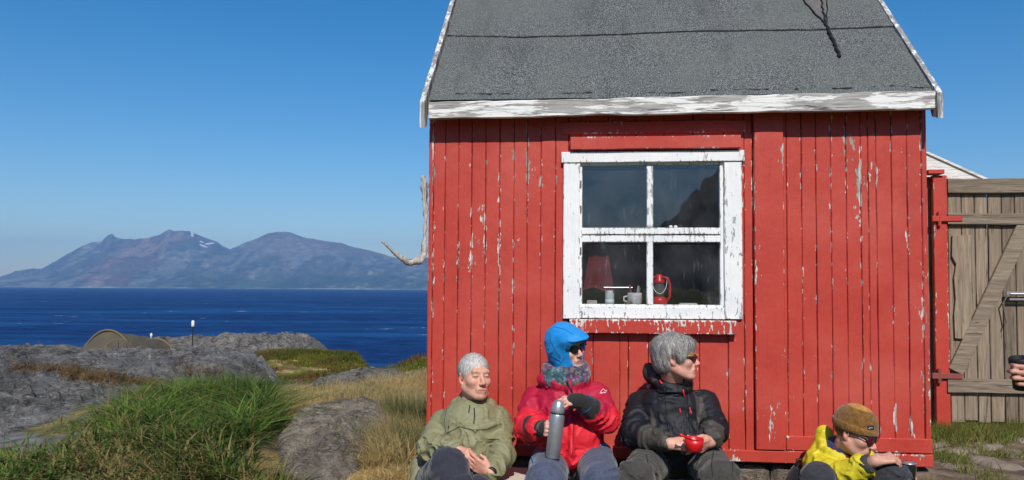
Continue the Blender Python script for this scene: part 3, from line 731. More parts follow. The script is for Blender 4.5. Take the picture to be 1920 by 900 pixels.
# inner sill shelf
b = MB(); zsh = H(1220, 571.5, .03)[1]-.001; b.hbox(win_u0-.02, win_u1+.02, .031, .20, zsh-.02, zsh, .002); b.build('inner_shelf', simple('shelf paint', (.55, .53, .5), .7), hut)

# things on the inner shelf
def shelf_pt(px, v=.09): return hw(H(px, 560, v)[0], v, zsh)
wh_en = simple('white enamel', (.75, .74, .70), .4, .5, .15, 30)
p = shelf_pt(1143, .08); b = MB(); jar = empty('glass_jar', tuple(p), 'small pale glass jar of cream behind the lower left window pane', 'jar')
b.lathe(p, ew, [(.024, 0), (.026, .004), (.026, .062), (.021, .072), (.022, .082)], 20); b.build('body', simple('frosted glass', (.55, .58, .55), .25, .5, .1), jar, True)
b = MB(); b.lathe(p+ew*.0005, ew, [(.0268, .004), (.0268, .03)], 20); b.build('cream', wh_en, jar, True)
p = shelf_pt(1190, .09); pot = empty('painted_mug', tuple(p), 'white painted mug with red pattern holding small brushes behind the lower left pane', 'mug')
b = MB(); b.lathe(p, ew, [(.034, 0), (.042, .01), (.043, .055), (.041, .07), (.037, .068), (.036, .01)], 24)
b.build('cup', simple('speckled white glaze', (.72, .68, .64), .4, .5, .4, 60), pot, True)
for (dx, dz, c) in ((-.03, .115, (.4, .04, .04)), (.022, .11, (.5, .45, .38)), (.03, .10, (.2, .18, .16))):
    b = MB(); b.tube([p+ew*.02+eu*dx*.4, p+eu*dx+ew*dz], [.004, .006], 8); b.build('brush', simple('brush paint', c, .5), pot)
b = MB(); b.tube([p+eu*-.041+ew*.05, p+eu*-.062+ew*.045, p+eu*-.064+ew*.025, p+eu*-.042+ew*.015], .005, 8); b.build('handle', wh_en, pot, True)
p = shelf_pt(1110, .10); b = MB(); b.box(p+ew*.012, (.03, .02, .012), eu, ev, ew, .003)
tag(b.build('wood_block', m_bench), 'short pale block of wood in the left corner of the inner window shelf', 'wood block')
p = shelf_pt(1178, .045); b = MB(); b.lathe(p, ew, [(.024, 0), (.025, .003), (.025, .014), (.022, .017)], 20)
tag(b.build('tin', simple('brown tin', (.25, .18, .12), .4, .5, Metallic=.6), smooth=False), 'low round brown tin in front of the painted mug', 'tin')
p = shelf_pt(1290, .07); b = MB(); b.box(p+ew*.006, (.05, .02, .006), eu, ev, ew, .002); b.build('wooden_tray', m_bench)
tag(bpy.data.objects['wooden_tray'], 'thin pale wooden tray at right of the red lantern on the shelf', 'tray')
a, z = H(1132, 540, .12); c_, z2 = H(1186, 542, .12); b = MB(); b.tube([hw(a, .12, zsh+.1), hw(c_, .12, zsh+.1)], .0035, 8)
b.tube([hw(a+.01, .12, zsh+.1), hw(a+.012, .14, zsh+.002)], .003, 6); b.tube([hw(c_-.01, .12, zsh+.1), hw(c_-.012, .14, zsh+.002)], .003, 6)
tag(b.build('wire_rack', m_steel), 'thin metal wire rack standing behind the jar on the shelf', 'rack')
for px in (1255, 1264):   # two small white stones lying on the sash rail
    u, z = H(px+3, 427, -.02); b = MB(); b.lathe(hw(u, -.012, z), ew, [(.006, 0), (.010, .004), (.011, .008), (.007, .013), (.002, .014)], 12)
    tag(b.build('white_pebble', simple('pebble', (.8, .78, .74), .7), smooth=True), 'small white pebble on the middle rail of the window', 'pebble', 'pebbles on the window rail')
# red hurricane lantern
p = shelf_pt(1236, .09); lan = empty('hurricane_lantern', tuple(p), 'red hurricane lantern with glass globe standing inside the window', 'lantern')
b = MB(); b.lathe(p, ew, [(.040, 0), (.045, .004), (.045, .03), (.038, .042), (.02, .05)], 24); b.build('tank', m_redpl, lan, True)
b = MB(); b.lathe(p, ew, [(.024, .05), (.035, .075), (.036, .095), (.025, .125)], 24, False); b.build('globe', simple('sooty globe', (.10, .09, .08), .08, .7), lan, True)
b = MB(); b.lathe(p, ew, [(.028, .124), (.032, .13), (.03, .145), (.02, .155), (.022, .17), (.012, .18)], 24); b.build('chimney_cap', m_redpl, lan, True)
for s_ in (-1, 1):
    b = MB(); b.tube([p+eu*s_*.042+ew*.02, p+eu*s_*.062+ew*.05, p+eu*s_*.062+ew*.12, p+eu*s_*.05+ew*.155, p+eu*s_*.02+ew*.165], [.007]*5, 10); b.build('frame_tube', m_redpl, lan, True)
b = MB(); b.tube([p+eu*.045*math.cos(a)+ew*(.155-.13*math.sin(a)*0+.0)+ew*(-.09*math.sin(a)) +ev*-.04*math.sin(a) for a in np.linspace(0, math.pi, 14)], .0022, 6); b.build('bail_wire', m_steel, lan, True)
# red cloth added inside, standing in for a red reflection in the pane
b = MB(); n = 26; V = []; m = 20
u0, zt = H(1096, 462, .5); u1 = H(1150, 462, .5)[0]; zb2 = H(1120, 545, .5)[1]
for j in range(m):
    t = j/(m-1)
    for i in range(n):
        s_ = i/(n-1); wdt = .55+.45*t; uu = (u0+u1)/2+(u1-u0)*(s_-.5)*wdt*1.1
        V.append(hw(uu, .5+.012*math.sin(s_*11+t*3)*(t+.2), zt+(zb2-zt)*t+.02*math.sin(s_*5)))
V2 = [v+ev*.012 for v in V]; off = len(V)
Fc = [(j*n+i, j*n+i+1, (j+1)*n+i+1, (j+1)*n+i) for j in range(m-1) for i in range(n-1)]
Fc += [tuple(off+k for k in f)[::-1] for f in Fc]
Fc += [(k, k+off, k+off+n, k+n) for k in [j*n for j in range(m-1)]]+[(k+n, k+off+n, k+off, k) for k in [j*n+n-1 for j in range(m-1)]]
Fc += [(i+1, i+1+off, i+off, i) for i in range(n-1)]+[((m-1)*n+i, (m-1)*n+i+off, (m-1)*n+i+1+off, (m-1)*n+i+1) for i in range(n-1)]
tag(obj('reflection_cloth', V+V2, Fc, simple('red cloth', (.16, .012, .014), .9), smooth=True), 'red cloth added inside to stand for a red reflection in the lower left window pane', 'cloth')

# cords for wires and shadow lines; the thick tail is a shadow modelled as tube
def on_roof(px, py, h=.012):
    u, v = H2(px, py); return hw(u, v, rvt(v)+h+.006*(v > .3))
cords = empty('roof_shadow_cords', tuple(on_roof(1548, 50)), 'thin black cords standing in for wires and shadow lines near the right end of the felt roof', 'cord')
def cord(pts, r, name='cord'):
    q = [on_roof(*p) for p in pts]; f = []
    for a, b_ in zip(q[:-1], q[1:]):
        for t in np.linspace(0, 1, 7)[:-1]: f.append(a+(b_-a)*t+eu*.004*math.sin(t*9+a[0]*50))
    f.append(q[-1]); b = MB(); b.tube(f, [r*(1+.3*(i % 2)) for i in range(len(f))], 8); b.build(name, m_black, cords)
cord([(1493, -14), (1505, 3), (1522, 24), (1548, 50)], .0045); cord([(1540, -14), (1541, 8), (1543, 26), (1550, 50)], .0045); cord([(1552, -14), (1551, 20), (1550, 48)], .003)
cord([(1547, 47), (1558, 70), (1567, 90), (1575, 110)], .008, 'shadow_tail')

# driftwood branch hung on the hut's corner
def branch(name, pts, rs, mat, label, cat):
    b = MB(); pts = np.array(pts, float); t = np.linspace(0, len(pts)-1, 60); f = []
    for k in t:                                       # catmull-rom
        i = min(int(k), len(pts)-2); s_ = k-i; p0 = pts[max(i-1, 0)]; p1 = pts[i]; p2 = pts[i+1]; p3 = pts[min(i+2, len(pts)-1)]
        f.append(.5*((2*p1)+(-p0+p2)*s_+(2*p0-5*p1+4*p2-p3)*s_**2+(-p0+3*p1-3*p2+p3)*s_**3))
    r = np.interp(t, range(len(rs)), rs); b.tube(f, r, 16)
    V = np.array(b.V); nrm = (fbm(V*34, 4, 3)-.5)*.026-.003
    cen = np.repeat(np.array(f), 16, 0); d = V-cen; d /= np.linalg.norm(d, axis=1)[:, None]+1e-9; b.V = (V+d*nrm[:, None]+(ridged(V*st3(90, 90, 25), 2)-.6)[:, None]*d*.004).tolist()
    return tag(b.build(name, mat, smooth=True), label, cat)
Yd = 4.52
branch('driftwood_branch', [P(793, 330, Yd), P(796, 350, Yd), P(797, 385, Yd), P(797.5, 420, Yd), P(796, 450, Yd), P(794, 475, Yd), P(787, 488, Yd-.02), P(768, 492, Yd-.05), P(750, 482, Yd-.08), P(735, 470, Yd-.1), P(717, 452, Yd-.12)],
       [.015, .024, .016, .012, .015, .019, .024, .021, .015, .014, .011, .013], m_drift, 'bleached curved driftwood branch hooked on the left corner of the red hut', 'branch')

# bench under the window
zbn = .50; bu0, bu1 = H(930, 880, -.42)[0], H(1350, 880, -.42)[0]
bench = empty('wooden_bench', tuple(hw((bu0+bu1)/2, -.3, .12)), 'low weathered plank bench under the window of the red hut', 'bench', rz=-PHI)
hboard('seat_plank', bu0, bu1, zbn-.045, zbn, -.45, -.29, m_bench, bench, 0, 2, .03); hboard('seat_plank', bu0+.02, bu1-.01, zbn-.045, zbn-.002, -.28, -.13, m_bench, bench, 0, 12, .03)
for u in (bu0+.12, (bu0+bu1)/2, bu1-.12):
    b = MB(); b.hbox(u-.03, u+.03, -.42, -.15, .08, zbn-.048, .004); b.build('leg', m_bench, bench)

# ------------------------------------------------------------------ red passage post, gate, white roof behind
VG = 1.15
def G(px, py, v=VG): return H(px, py, v)
pz0 = .36
post = empty('gate_post', tuple(hw(*[G(1760, 700)[0], VG, pz0])), 'tall red painted gate post with iron hinge pins right of the hut', 'post', rz=-PHI)
u0, u1 = G(1748, 500)[0], G(1775, 500)[0]; zt = G(1760, 330)[1]
hboard_v = lambda name, a0, a1, z0, z1, v0, v1, mat, par, wear=0, seed=1: (lambda r: obj(name, hwA(np.array(r[0])*[1, 1, 1]+[0, (v0+v1)/2, 0]), r[1], mat, par, attrs={'edge': r[2], 'wear': np.full(len(r[0]), float(wear))}))(plank_mesh([(a0, a1, z0, z1, (v1-v0)/2)], seed=seed))
hboard_v('board', u0, u1, pz0, zt, VG-.03, VG+.03, m_red, post, .08, 3)
b = MB(); ua, ub = G(1737, 330)[0], G(1745, 330)[0]; b.hbox(G(1700, 500)[0], G(1768, 500)[0], VG+.035, VG+.06, pz0, zt, .003); b.build('dark_board', m_gate, post)
b = MB(); b.hbox(G(1734, 325)[0], G(1764, 325)[0], VG-.06, VG+.03, G(1748, 328)[1], G(1748, 320)[1], .003); b.build('cap', m_red, post)
gate = empty('plank_gate', tuple(hw(G(1776, 700)[0], VG, G(1780, 786)[1])), 'weathered grey plank gate with diagonal brace and iron latch', 'gate', rz=-PHI)
g0 = G(1777, 500)[0]; zgb = G(1800, 786)[1]; zgt = G(1800, 342)[1]
xs = [1777, 1803, 1828, 1852, 1878, 1903, 1932, 1960, 1988, 2015, 2040]
for i, (a, c) in enumerate(zip(xs[:-1], xs[1:])):
    r = plank_mesh([(G(a, 500)[0]+.002, G(c, 500)[0]-.002, zgb-.02*random.random(), zgt-.0, .012)], seed=20+i)
    obj('plank', hwA(r[0]+np.array([0, VG, 0])), r[1], m_gate, gate)
ge = G(2040, 500)[0]
def rail(name, p0, q0, q1, v0=-.045, v1=-.014, par=None, u_end=None):
    b = MB(); a = G(p0, (q0+q1)/2, VG-.04)[0]; hboard(name, a, ge if u_end is None else u_end, G(1850, q1, VG-.04)[1], G(1850, q0, VG-.04)[1], VG+v0, VG+v1, m_gateh, par or gate, 0, p0+q0, .03, .004)
rail('top_rail', 1777, 335, 362); rail('rail', 1777, 400, 421); rail('bottom_rail', 1777, 711, 737); 
def slant(name, x0, y0, x1, y1, wpx, v0, v1, mat, par):
    A_ = G(x0, y0, VG+v0); B_ = G(x1, y1, VG+v0); a = hw(A_[0], VG+(v0+v1)/2, A_[1]); c = hw(B_[0], VG+(v0+v1)/2, B_[1])
    d = c-a; L = np.linalg.norm(d); d /= L; n_ = np.cross(d, ev); b = MB()
    b.box((a+c)/2, (L/2, wpx/2/1450*5.6, (v1-v0)/2), d, n_, -ev, .003, .001); return b.build(name, mat, par)
slant('diagonal_brace', 1793, 697, 1925, 418, 26, -.040, -.015, m_gateh, gate)
b = MB()
poly = [(1787, 442), (1822, 440), (1822, 628), (1812, 636), (1792, 634), (1790, 590), (1793, 560), (1790, 520), (1794, 495), (1786, 480)]
b.prism([hw(G(a, c, VG-.04)[0], VG-.034, G(a, c, VG-.04)[1]) for a, c in poly], ev*.02); b.build('patch_board', m_gate, gate)
for y in (410, 705):
    b = MB(); c = hw(G(1762, y, VG-.05)[0], VG-.045, G(1762, y, VG-.05)[1])
    b.tube([c-ew*.05, c+ew*.05], .012, 10); b.box(c+eu*.07-ev*.004, (.08, .004, .018), eu, ev, ew, .002); b.box(c-eu*.02, (.03, .01, .02), eu, ev, ew, .003)
    b.build('hinge', m_red if y == 410 else simple('worn red iron', (.25, .06, .05), .7), gate)
b = MB(); u, z = G(1906, 551, VG-.05); b.hbox(u-.07, u+.1, VG-.06, VG-.046, z-.012, z+.014, .002); b.hbox(u-.05, u+.1, VG-.06, VG-.046, z-.045, z-.03, .002); b.tube([hw(u-.05, VG-.068, z), hw(u+.1, VG-.068, z)], .007, 8)
b.build('latch', m_steel, gate)
b = MB(); u, z = G(1888, 556, VG-.05); u2, z2 = G(1884, 612, VG-.05)
b.tube([hw(u, VG-.05, z), hw(u-.03, VG-.052, z-.05), hw(u-.02, VG-.05, (z+z2)/2), hw(u2+.01, VG-.05, z2+.03), hw(u2, VG-.05, z2)], .005, 8); b.build('wire_loop', m_iron, gate)

# white roofed shed behind
YS = 8.2
shed = empty('white_shed', tuple(P(1800, 700, YS+.6)*[1, 1, 0]+ew*.45), 'low shed with white painted board roof behind the hut and gate', 'shed')
a = P(1700, 262, YS+1.4); c = P(1858, 337, YS); 
pa = P(1722, 276, YS); pb = P(1856, 336, YS)
b = MB(); dv = np.array([.25, 2.6, 0]); tk = -ew*.025
m_shed = wood_mat('white painted roof boards', (.62, .61, .58), (.45, .43, .4), 'x', (.74, .73, .70), .38)
top = pa-(pb-pa)*.15
n = 9
for i in range(n):
    s0 = top+dv*i/n+ew*.004*(i % 2); s1 = pb+dv*i/n+ew*.004*(i % 2)
    b.prism([s0, s1, s1+tk, s0+tk], dv/n*.99)
b.build('roof', m_shed, shed)
b = MB(); mir = top-(pb-top)*[1, 0, 1]*1.0; mir = np.array([2*top[0]-pb[0], top[1], pb[2]])
b.prism([top+tk, mir+tk, mir+tk*2, top+tk*2], dv); b.build('roof_back', m_shed, shed)
b = MB(); w0 = np.array([mir[0]+.2, top[1]+.02, .3]); w1 = np.array([pb[0]-.05, top[1]+.02, .3])
b.prism([w0, w1, w1*[1, 1, 0]+ew*(pb[2]+.0), top*[1, 0, 1]+np.array([0, w1[1], 0])-ew*.03, w0*[1, 1, 0]+ew*(pb[2]+.0)], dv-np.array([0, .4, 0])); b.build('wall', m_shed, shed)

# ------------------------------------------------------------------ rocks
def rockmesh(name, cx, cy, zb, rx, ry, h, rot, mat, label, seed, pw=3.0, amp=.12, tilt=(0, 0), n=150, strat=1.0, group=None, cut=None, sink=.25, rough=1.0):
    g = np.linspace(-1, 1, n); A, B = np.meshgrid(g, g)
    A2 = A*np.sqrt(1-B*B/2); B2 = B*np.sqrt(1-A*A/2)                # square -> disc
    r = np.hypot(A2, B2); th = np.arctan2(B2, A2)
    wob = 1+.28*(fbm(st3(np.cos(th)*1.3+seed, np.sin(th)*1.3, 0*th), 3, seed)-.5)*2
    X = A2*rx*wob; Y = B2*ry*wob
    c, s_ = math.cos(rot), math.sin(rot); WX = cx+X*c-Y*s_; WY = cy+X*s_+Y*c
    p = st3(WX, WY, 0*WX+seed)
    top = np.clip(1-r**pw, 0, 1)**.6
    Z = zb-sink+(h+sink)*top+(tilt[0]*X+tilt[1]*Y)*top
    k = ss(1.0, .85, r)
    Z = Z+k*amp*(fbm(p*1.2/max(rx, ry)*2, 4, seed+1)-.5)*2
    d = np.array([.82, .57]); ss_ = WX*d[0]+WY*d[1]; tt = -WX*d[1]+WY*d[0]
    st_ = ridged(st3(ss_*1.2/strat, tt*6/strat, 0*tt+seed), 4, seed+2)
    Z = Z+k*rough*(.045*strat*(st_-.6)+.03*strat*(fbm(p*9/strat, 4, seed+5)-.5))
    wq = fbm(p*3, 3, seed+8)[..., None]*2.5; cr = ridged(st3(ss_*2.2/strat, tt*7/strat, 0*tt+seed)+wq, 2, seed+9)
    Z = Z-k*rough*.035*strat*ss(.72, .95, cr)+k*rough*.030*strat*(ridged(st3(ss_*6/strat, tt*16/strat, 0*tt)+wq, 3, seed+11)-.6)
    lg = fbm(st3(ss_*1.1/strat, tt*2.4/strat, 0*tt+seed)+wq*.35, 3, seed+12)*9; Z = Z+k*rough*.055*strat*((np.floor(lg)+ss(.55, .95, lg-np.floor(lg)))-4.5)*.55
    c2_ = 1-np.abs(2*vnoise(st3(ss_*1.0/strat, tt*2.6/strat, 0*tt+seed)+wq*.5, seed+15)-1); Z = Z-k*rough*.07*strat*ss(.90, .985, c2_)
    WX = WX+k*.03*(fbm(p*6, 3, seed+6)-.5); 
    V = np.stack([WX, WY, Z], -1).reshape(-1, 3); i = np.arange(n-1)[:, None]*n; kk = np.arange(n-1)[None]
    Fq = np.stack([i+kk, i+kk+1, i+kk+1+n, i+kk+n], -1).reshape(-1, 4)
    return tag(obj(name, V, Fq, mat, smooth=True), label, 'rock', group)
rockmesh('rock_slab', -5.15, 8.5, .36, 2.35, 2.5, .285, 0, m_rock, 'large grey schist slab with white quartz spots in front of the tent', 3, 6, .12, (-.02, .012), n=300, rough=1.8)
rockmesh('rock_slab', -4.1, 6.0, .36, 1.35, 1.0, .16, .2, m_rock, 'low dark grey slab at the left edge behind the green grass', 8, 3, .05, n=170, rough=1.5)
rockmesh('rock_outcrop', -8.6, 26, -1.35, 2.7, 2.6, 1.22, .0, m_rockfar, 'rounded grey outcrop against the sea with a steep dark right side', 14, 4, .18, (.05, 0), n=150, strat=2.2)
rockmesh('rock_outcrop', -11.6, 27, -1.35, 2.2, 2.4, 1.0, .0, m_rockfar, 'low mossy grey outcrop between the tent and the rounded outcrop', 19, 3, .2, n=120, strat=2.2)
rockmesh('rock_outcrop', -16.5, 23, -1.0, 4.2, 4, .62, .1, m_rockfar, 'pale low outcrop left of the tent at the edge of the sea', 23, 3, .2, n=120, strat=2.2)
rockmesh('rock_outcrop', -9.4, 17, -.6, 3.4, 3.2, .52, .1, m_rockfar, 'broad grey ledge just behind the large slab under the marker pole', 29, 3, .12, n=130, strat=1.6)
rockmesh('rock_slab', -1.75, 9.6, .30, .75, .8, .17, .1, m_rockfar, 'flat light grey slab in dry grass left of the hut corner', 31, 3, .05, n=110)
rockmesh('rock_slab', -1.15, 9.4, .34, .5, .7, .12, -.2, m_rockfar, 'small light grey slab touching the corner of the red hut', 37, 3, .05, n=90)
rockmesh('boulder', -1.22, 5.35, .34, .46, 1.0, .30, .12, m_boulder, 'sloping grey boulder with a flat top in dry grass in the foreground', 41, 5, .05, (-.02, .08), n=200, strat=.55, sink=.2, rough=1.3)
rockmesh('stone', -.72, 6.6, .38, .13, .16, .09, .3, m_boulder, 'small dark stone in dry grass between the boulder and the hut', 47, 3, .02, n=50, strat=.4)
rockmesh('stone', 1.52, 4.42, .33, .13, .09, .10, .1, m_boulder, 'pale flat stone under the skirt of the hut beside the bench end', 53, 3, .02, n=50, strat=.4)
m_path = simple('trodden stone', (.26, .215, .17), .85, .2, .35, 14, .004, 40)
# flat stones trodden into the ground by the gate
for i, (px, py, w_) in enumerate([(1795, 862, .14), (1850, 852, .17), (1900, 868, .15), (1880, 832, .12), (1820, 842, .11), (1765, 850, .09), (1910, 842, .10), (1860, 885, .2), (1800, 892, .12)]):
    Yg = 1.1*F_PX/(py-541)*.98; q = P(px, py, Yg)
    lab = ['flat stone nearest the hut in the trodden path', 'wide flat stone in the middle of the trodden path', 'flat stone by the right edge in the trodden path', 'narrow flat stone below the gate planks', 'small flat stone left of the gate grass', 'tiny stone beside the hut corner', 'small stone at the right edge below the gate', 'largest flat stone at the bottom right of the path', 'low stone at the bottom edge right of the yellow jacket'][i]
    rockmesh('path_stone', q[0], q[1], float(gz(q[0], q[1]))-.005, w_, w_*.55, .022, i*.7, m_path, lab, 60+i, 6, .006, n=44, strat=.3, sink=.04, rough=.22, group='flat stones in the trodden path')

# ------------------------------------------------------------------ tent, marker pole, white post
YT = 24.0
m_tent = simple('olive tent fabric', (.115, .095, .062), .6, .3, .25, 3); m_tent2 = simple('tan tent hem', (.17, .13, .075), .7, .3, .2, 3)
tent = empty('tunnel_tent', tuple(P(235, 668, YT)), 'low olive tunnel tent with tan arches behind the grey rock slab', 'tent')
def tent_arc(px_l, px_r, py_top, py_b, Y, n=24, pw=.5):
    pts = []
    for i in range(n+1):
        t = i/n; px = px_l+(px_r-px_l)*t; k = max(0, 1-(2*t-1)**2)**pw
        pts.append(P(px, py_b+(py_top-py_b)*k, Y))
    return pts
arcs = []; arcdata = [(142, 200, 652, 668, YT+.9), (148, 246, 628, 666, YT+.3), (157, 251, 620, 666, YT-.2), (182, 264, 624, 666, YT+.1), (206, 284, 626.5, 666, YT+.5), (232, 304, 630, 666, YT+1.0), (258, 328, 636, 668, YT+1.5), (280, 336, 648, 668, YT+1.9)]
for a in arcdata: arcs.append(tent_arc(*a, pw=.62 if a[0] != 157 else .75))
dense = []
for a, c in zip(arcs[:-1], arcs[1:]):
    for t in np.linspace(0, 1, 7)[:-1]:
        sag = ew*(-.02*math.sin(math.pi*t)); dense.append([p*(1-t)+q*t+sag for p, q in zip(a, c)])
dense.append(arcs[-1]); n = len(dense[0]); V = [p for a in dense for p in a]
back = [p+np.array([0, .02, 0])-ew*.02 for p in V]
Fc = [(j*n+i, j*n+i+1, (j+1)*n+i+1, (j+1)*n+i) for j in range(len(dense)-1) for i in range(n-1)]
obj('flysheet', V, Fc, m_tent, tent, smooth=True)
def arch(name, a, r, mat): b = MB(); b.tube(a, r, 8); return b.build(name, mat, tent, True)
arch('pole_sleeve', [p-np.array([0, .05, -.02]) for p in arcs[2]], .032, m_tent2); arch('pole_sleeve', [p-np.array([0, .05, -.02]) for p in arcs[6][10:]], .035, m_tent2)
front = tent_arc(128, 244, 655, 668, YT-1.1); nf = len(front); rows_ = []
for t in np.linspace(0, 1, 8): rows_.append([p*(1-t)+q*t+ew*(-.06*math.sin(math.pi*t)) for p, q in zip(arcs[2], front)])
rows_.append([p*[1, 1, 0]+ew*(front[0][2]-.05) for p in front])
obj('vestibule', [p for a in rows_ for p in a], [(j*nf+i, (j+1)*nf+i, (j+1)*nf+i+1, j*nf+i+1) for j in range(len(rows_)-1) for i in range(nf-1)], m_tent, tent, smooth=True)
def dpt(px, py): return P(px, py, YT-.2-.75*min(max((py-621)/30., 0), 1)-.05)
d_ = [dpt(193+63*i/24, 662-26*max(0, 1-(2*i/24-1)**2)**.6) for i in range(25)]
b = MB(); cpt = dpt(228, 662); k = len(d_); b.add([cpt+np.array([0, -.02, 0])]+d_, [(0, i+1, i+2) for i in range(k-1)]); b.build('door', simple('dark tent door', (.075, .062, .042), .7), tent)
b = MB(); b.tube(d_[:16], .022, 6); b.build('door_zip', m_tent2, tent)
b = MB()
for px in (222, 238, 246): b.tube([P(px, 636, YT-.6), P(px-4, 664, YT-1.4)], .008, 5)
b.build('guy_line', m_tent2, tent)
q = P(361, 641, 25.5); pole = empty('marker_pole', tuple(q-ew*.15), 'thin dark marker pole with white top standing on the rocks against the sea', 'pole')
b = MB(); b.tube([q-ew*.15, q+ew*.52], .018, 8); b.build('shaft', m_black, pole)
b = MB(); b.lathe(q+ew*.5, ew, [(.045, 0), (.05, .02), (.05, .16), (.03, .2)], 12); b.build('top', simple('white pole top', (.8, .8, .78)), pole, True)
q = P(283.5, 634, 25); b = MB(); b.lathe(q, ew, [(.02, -.3), (.02, .03), (.035, .05), (.04, .12), (.02, .16)], 10)
tag(b.build('white_post', simple('white post paint', (.75, .75, .72)), smooth=True), 'tiny white post peeking up behind the tent', 'post')

# ------------------------------------------------------------------ grass
def blades(name, pts, hgt, width, cols, lean=.5, wind=(.3, 0), seed=1, tipcol=None, parent=None, kind='stuff', mat=None, curve=.5, clump=None, leanv=None):
    rg = np.random.default_rng(seed); N = len(pts); pts = np.asarray(pts)
    h = hgt*rg.uniform(.55, 1.15, N)*(clump if clump is not None else 1); a = rg.uniform(0, 2*math.pi, N); side = np.stack([np.cos(a), np.sin(a), 0*a], 1)
    la = rg.uniform(0, 2*math.pi, N); lm = np.abs(rg.normal(0, lean, N))
    L = np.stack([np.cos(la)*lm+wind[0], np.sin(la)*lm+wind[1], 0*la], 1)
    w_ = width*rg.uniform(.6, 1.4, N)
    if leanv is not None: L[:, :2] += leanv; lm = np.linalg.norm(L[:, :2], axis=1)
    ts = [0, .38, .72, 1.0]; V = np.zeros((N, 7, 3)); 
    for j, t in enumerate(ts):
        up = t*(1-.35*curve*np.clip(lm+.3, 0, 1.2)*t)
        c = pts+L*(h*t**(1+curve))[:, None]+np.stack([0*h, 0*h, h*up], 1)
        wd = w_*(1-t**1.5)*.5
        if j < 3: V[:, 2*j] = c-side*wd[:, None]; V[:, 2*j+1] = c+side*wd[:, None]
        else: V[:, 6] = c
    b0 = np.arange(N)[:, None]*7
    F = np.concatenate([b0+np.array([[0, 1, 3]]), b0+np.array([[0, 3, 2]]), b0+np.array([[2, 3, 5]]), b0+np.array([[2, 5, 4]]), b0+np.array([[4, 5, 6]])], 0)
    cols = np.asarray(cols); C = np.repeat(cols[:, None, :], 7, 1)*rg.uniform(.7, 1.3, (N, 1, 1))
    if tipcol is not None:
        tp = np.asarray(tipcol); f = np.array([0, 0, .15, .15, .5, .5, .8])[None, :, None]*rg.uniform(0, 1, (N, 1, 1)); C = C*(1-f)+tp*f
    o = obj(name, V.reshape(-1, 3), F, mat or m_grass, parent, smooth=True, colors=C.reshape(-1, 3), origin=(0, 0, 0) if parent is None else None)
    if parent is None: tag(o, kind=kind)
    return o
mgx = M('grass blades', .8, .08); mgx.col(mgx.attr('Col', 'Color')); m_grass = mgx.m
_tl = mgx.n('BsdfTranslucent'); mgx.lk(mgx.attr('Col', 'Color'), _tl.inputs[0]); _ms = mgx.n('MixShader'); _ms.inputs[0].default_value = .45
mgx.lk(mgx.b.outputs[0], _ms.inputs[1]); mgx.lk(_tl.outputs[0], _ms.inputs[2]); mgx.lk(_ms.outputs[0], mgx.out.inputs[0])
from mathutils.bvhtree import BVHTree
def BVH_(o):
    me = o.data; M_ = np.array(wmat(o)); V = np.zeros(len(me.vertices)*3); me.vertices.foreach_get('co', V); V = V.reshape(-1, 3)@M_[:3, :3].T+M_[:3, 3]
    return BVHTree.FromPolygons([tuple(v) for v in V], [tuple(p.vertices) for p in me.polygons])
def scatter(N, x0, x1, y0, y1, dens, seed):
    rg = np.random.default_rng(seed); out = np.zeros((0, 2))
    while len(out) < N:
        y = np.sqrt(rg.uniform(y0**2, y1**2, N*2)); q = rg.uniform(x0, x1, N*2); x = q*y   # even in the view wedge
        keep = rg.uniform(0, 1, N*2) < dens(x, y, q); out = np.vstack([out, np.stack([x, y], 1)[keep]])
    return out[:N]
def mix3(a, b, t): return np.asarray(a)*(1-t[:, None])+np.asarray(b)*t[:, None]
boul = lambda x, y: ss(.86, 1.08, np.hypot(((x+1.22)*math.cos(.12)+(y-5.35)*math.sin(.12))/.50, (-(x+1.22)*math.sin(.12)+(y-5.35)*math.cos(.12))/1.05))
slab2 = lambda x, y: ss(.6, .95, np.hypot((x+4.1)/1.4, (y-6.0)/1.05))
slab1 = lambda x, y: ss(.85, 1.0, np.hypot((x+5.15)/2.45, (y-8.5)/2.6))
hutm = lambda x, y: 1-(ss(-.62, -.55, x)*ss(2.55, 2.45, x)*ss(4.3, 4.4, y+.0963*x))
# tall lush green grass
def dg(x, y, q):
    n = fbm(st3(x*1.2, y*1.2, 0*x), 3, 90)
    right = ss(-.285, -.32, q+.05*(n-.5)+.02*(y-6)); return right*boul(x, y)*slab1(x, y)*np.clip(slab2(x, y)+ss(5.4, 5.0, y), 0, 1)*ss(8.4, 7.6, y)*np.clip(ss(-.60, -.44, q+.35*(n-.5))+.8*ss(5.0, 4.5, y+.8*(n-.5)), 0, 1)*(.25+.75*ss(.36, .46, fbm(st3(x*3.5, y*3.5, 0*x), 3, 190)))
tc = scatter(1500, -.78, -.24, 3.4, 8.2, dg, 1); _rg = np.random.default_rng(6); ti = _rg.integers(0, len(tc), 72000); _a = _rg.uniform(0, 6.283, len(ti)); _d = np.abs(_rg.normal(0, .075, len(ti)))
pt = tc[ti]+np.stack([np.cos(_a)*_d, np.sin(_a)*_d], 1); kp = _rg.uniform(0, 1, len(pt)) < dg(pt[:, 0], pt[:, 1], pt[:, 0]/pt[:, 1])+.05; pt, ti, _a, _d = pt[kp], ti[kp], _a[kp], _d[kp]
th_ = _rg.uniform(.55, 1.35, len(tc)); tcol = _rg.uniform(0, 1, len(tc)); tw = _rg.normal(0, .5, (len(tc), 2)); x, y = pt.T; z = gz(x, y); q = x/y; LN = np.stack([np.cos(_a), np.sin(_a)], 1)*(_d/.11)[:, None]+tw[ti]
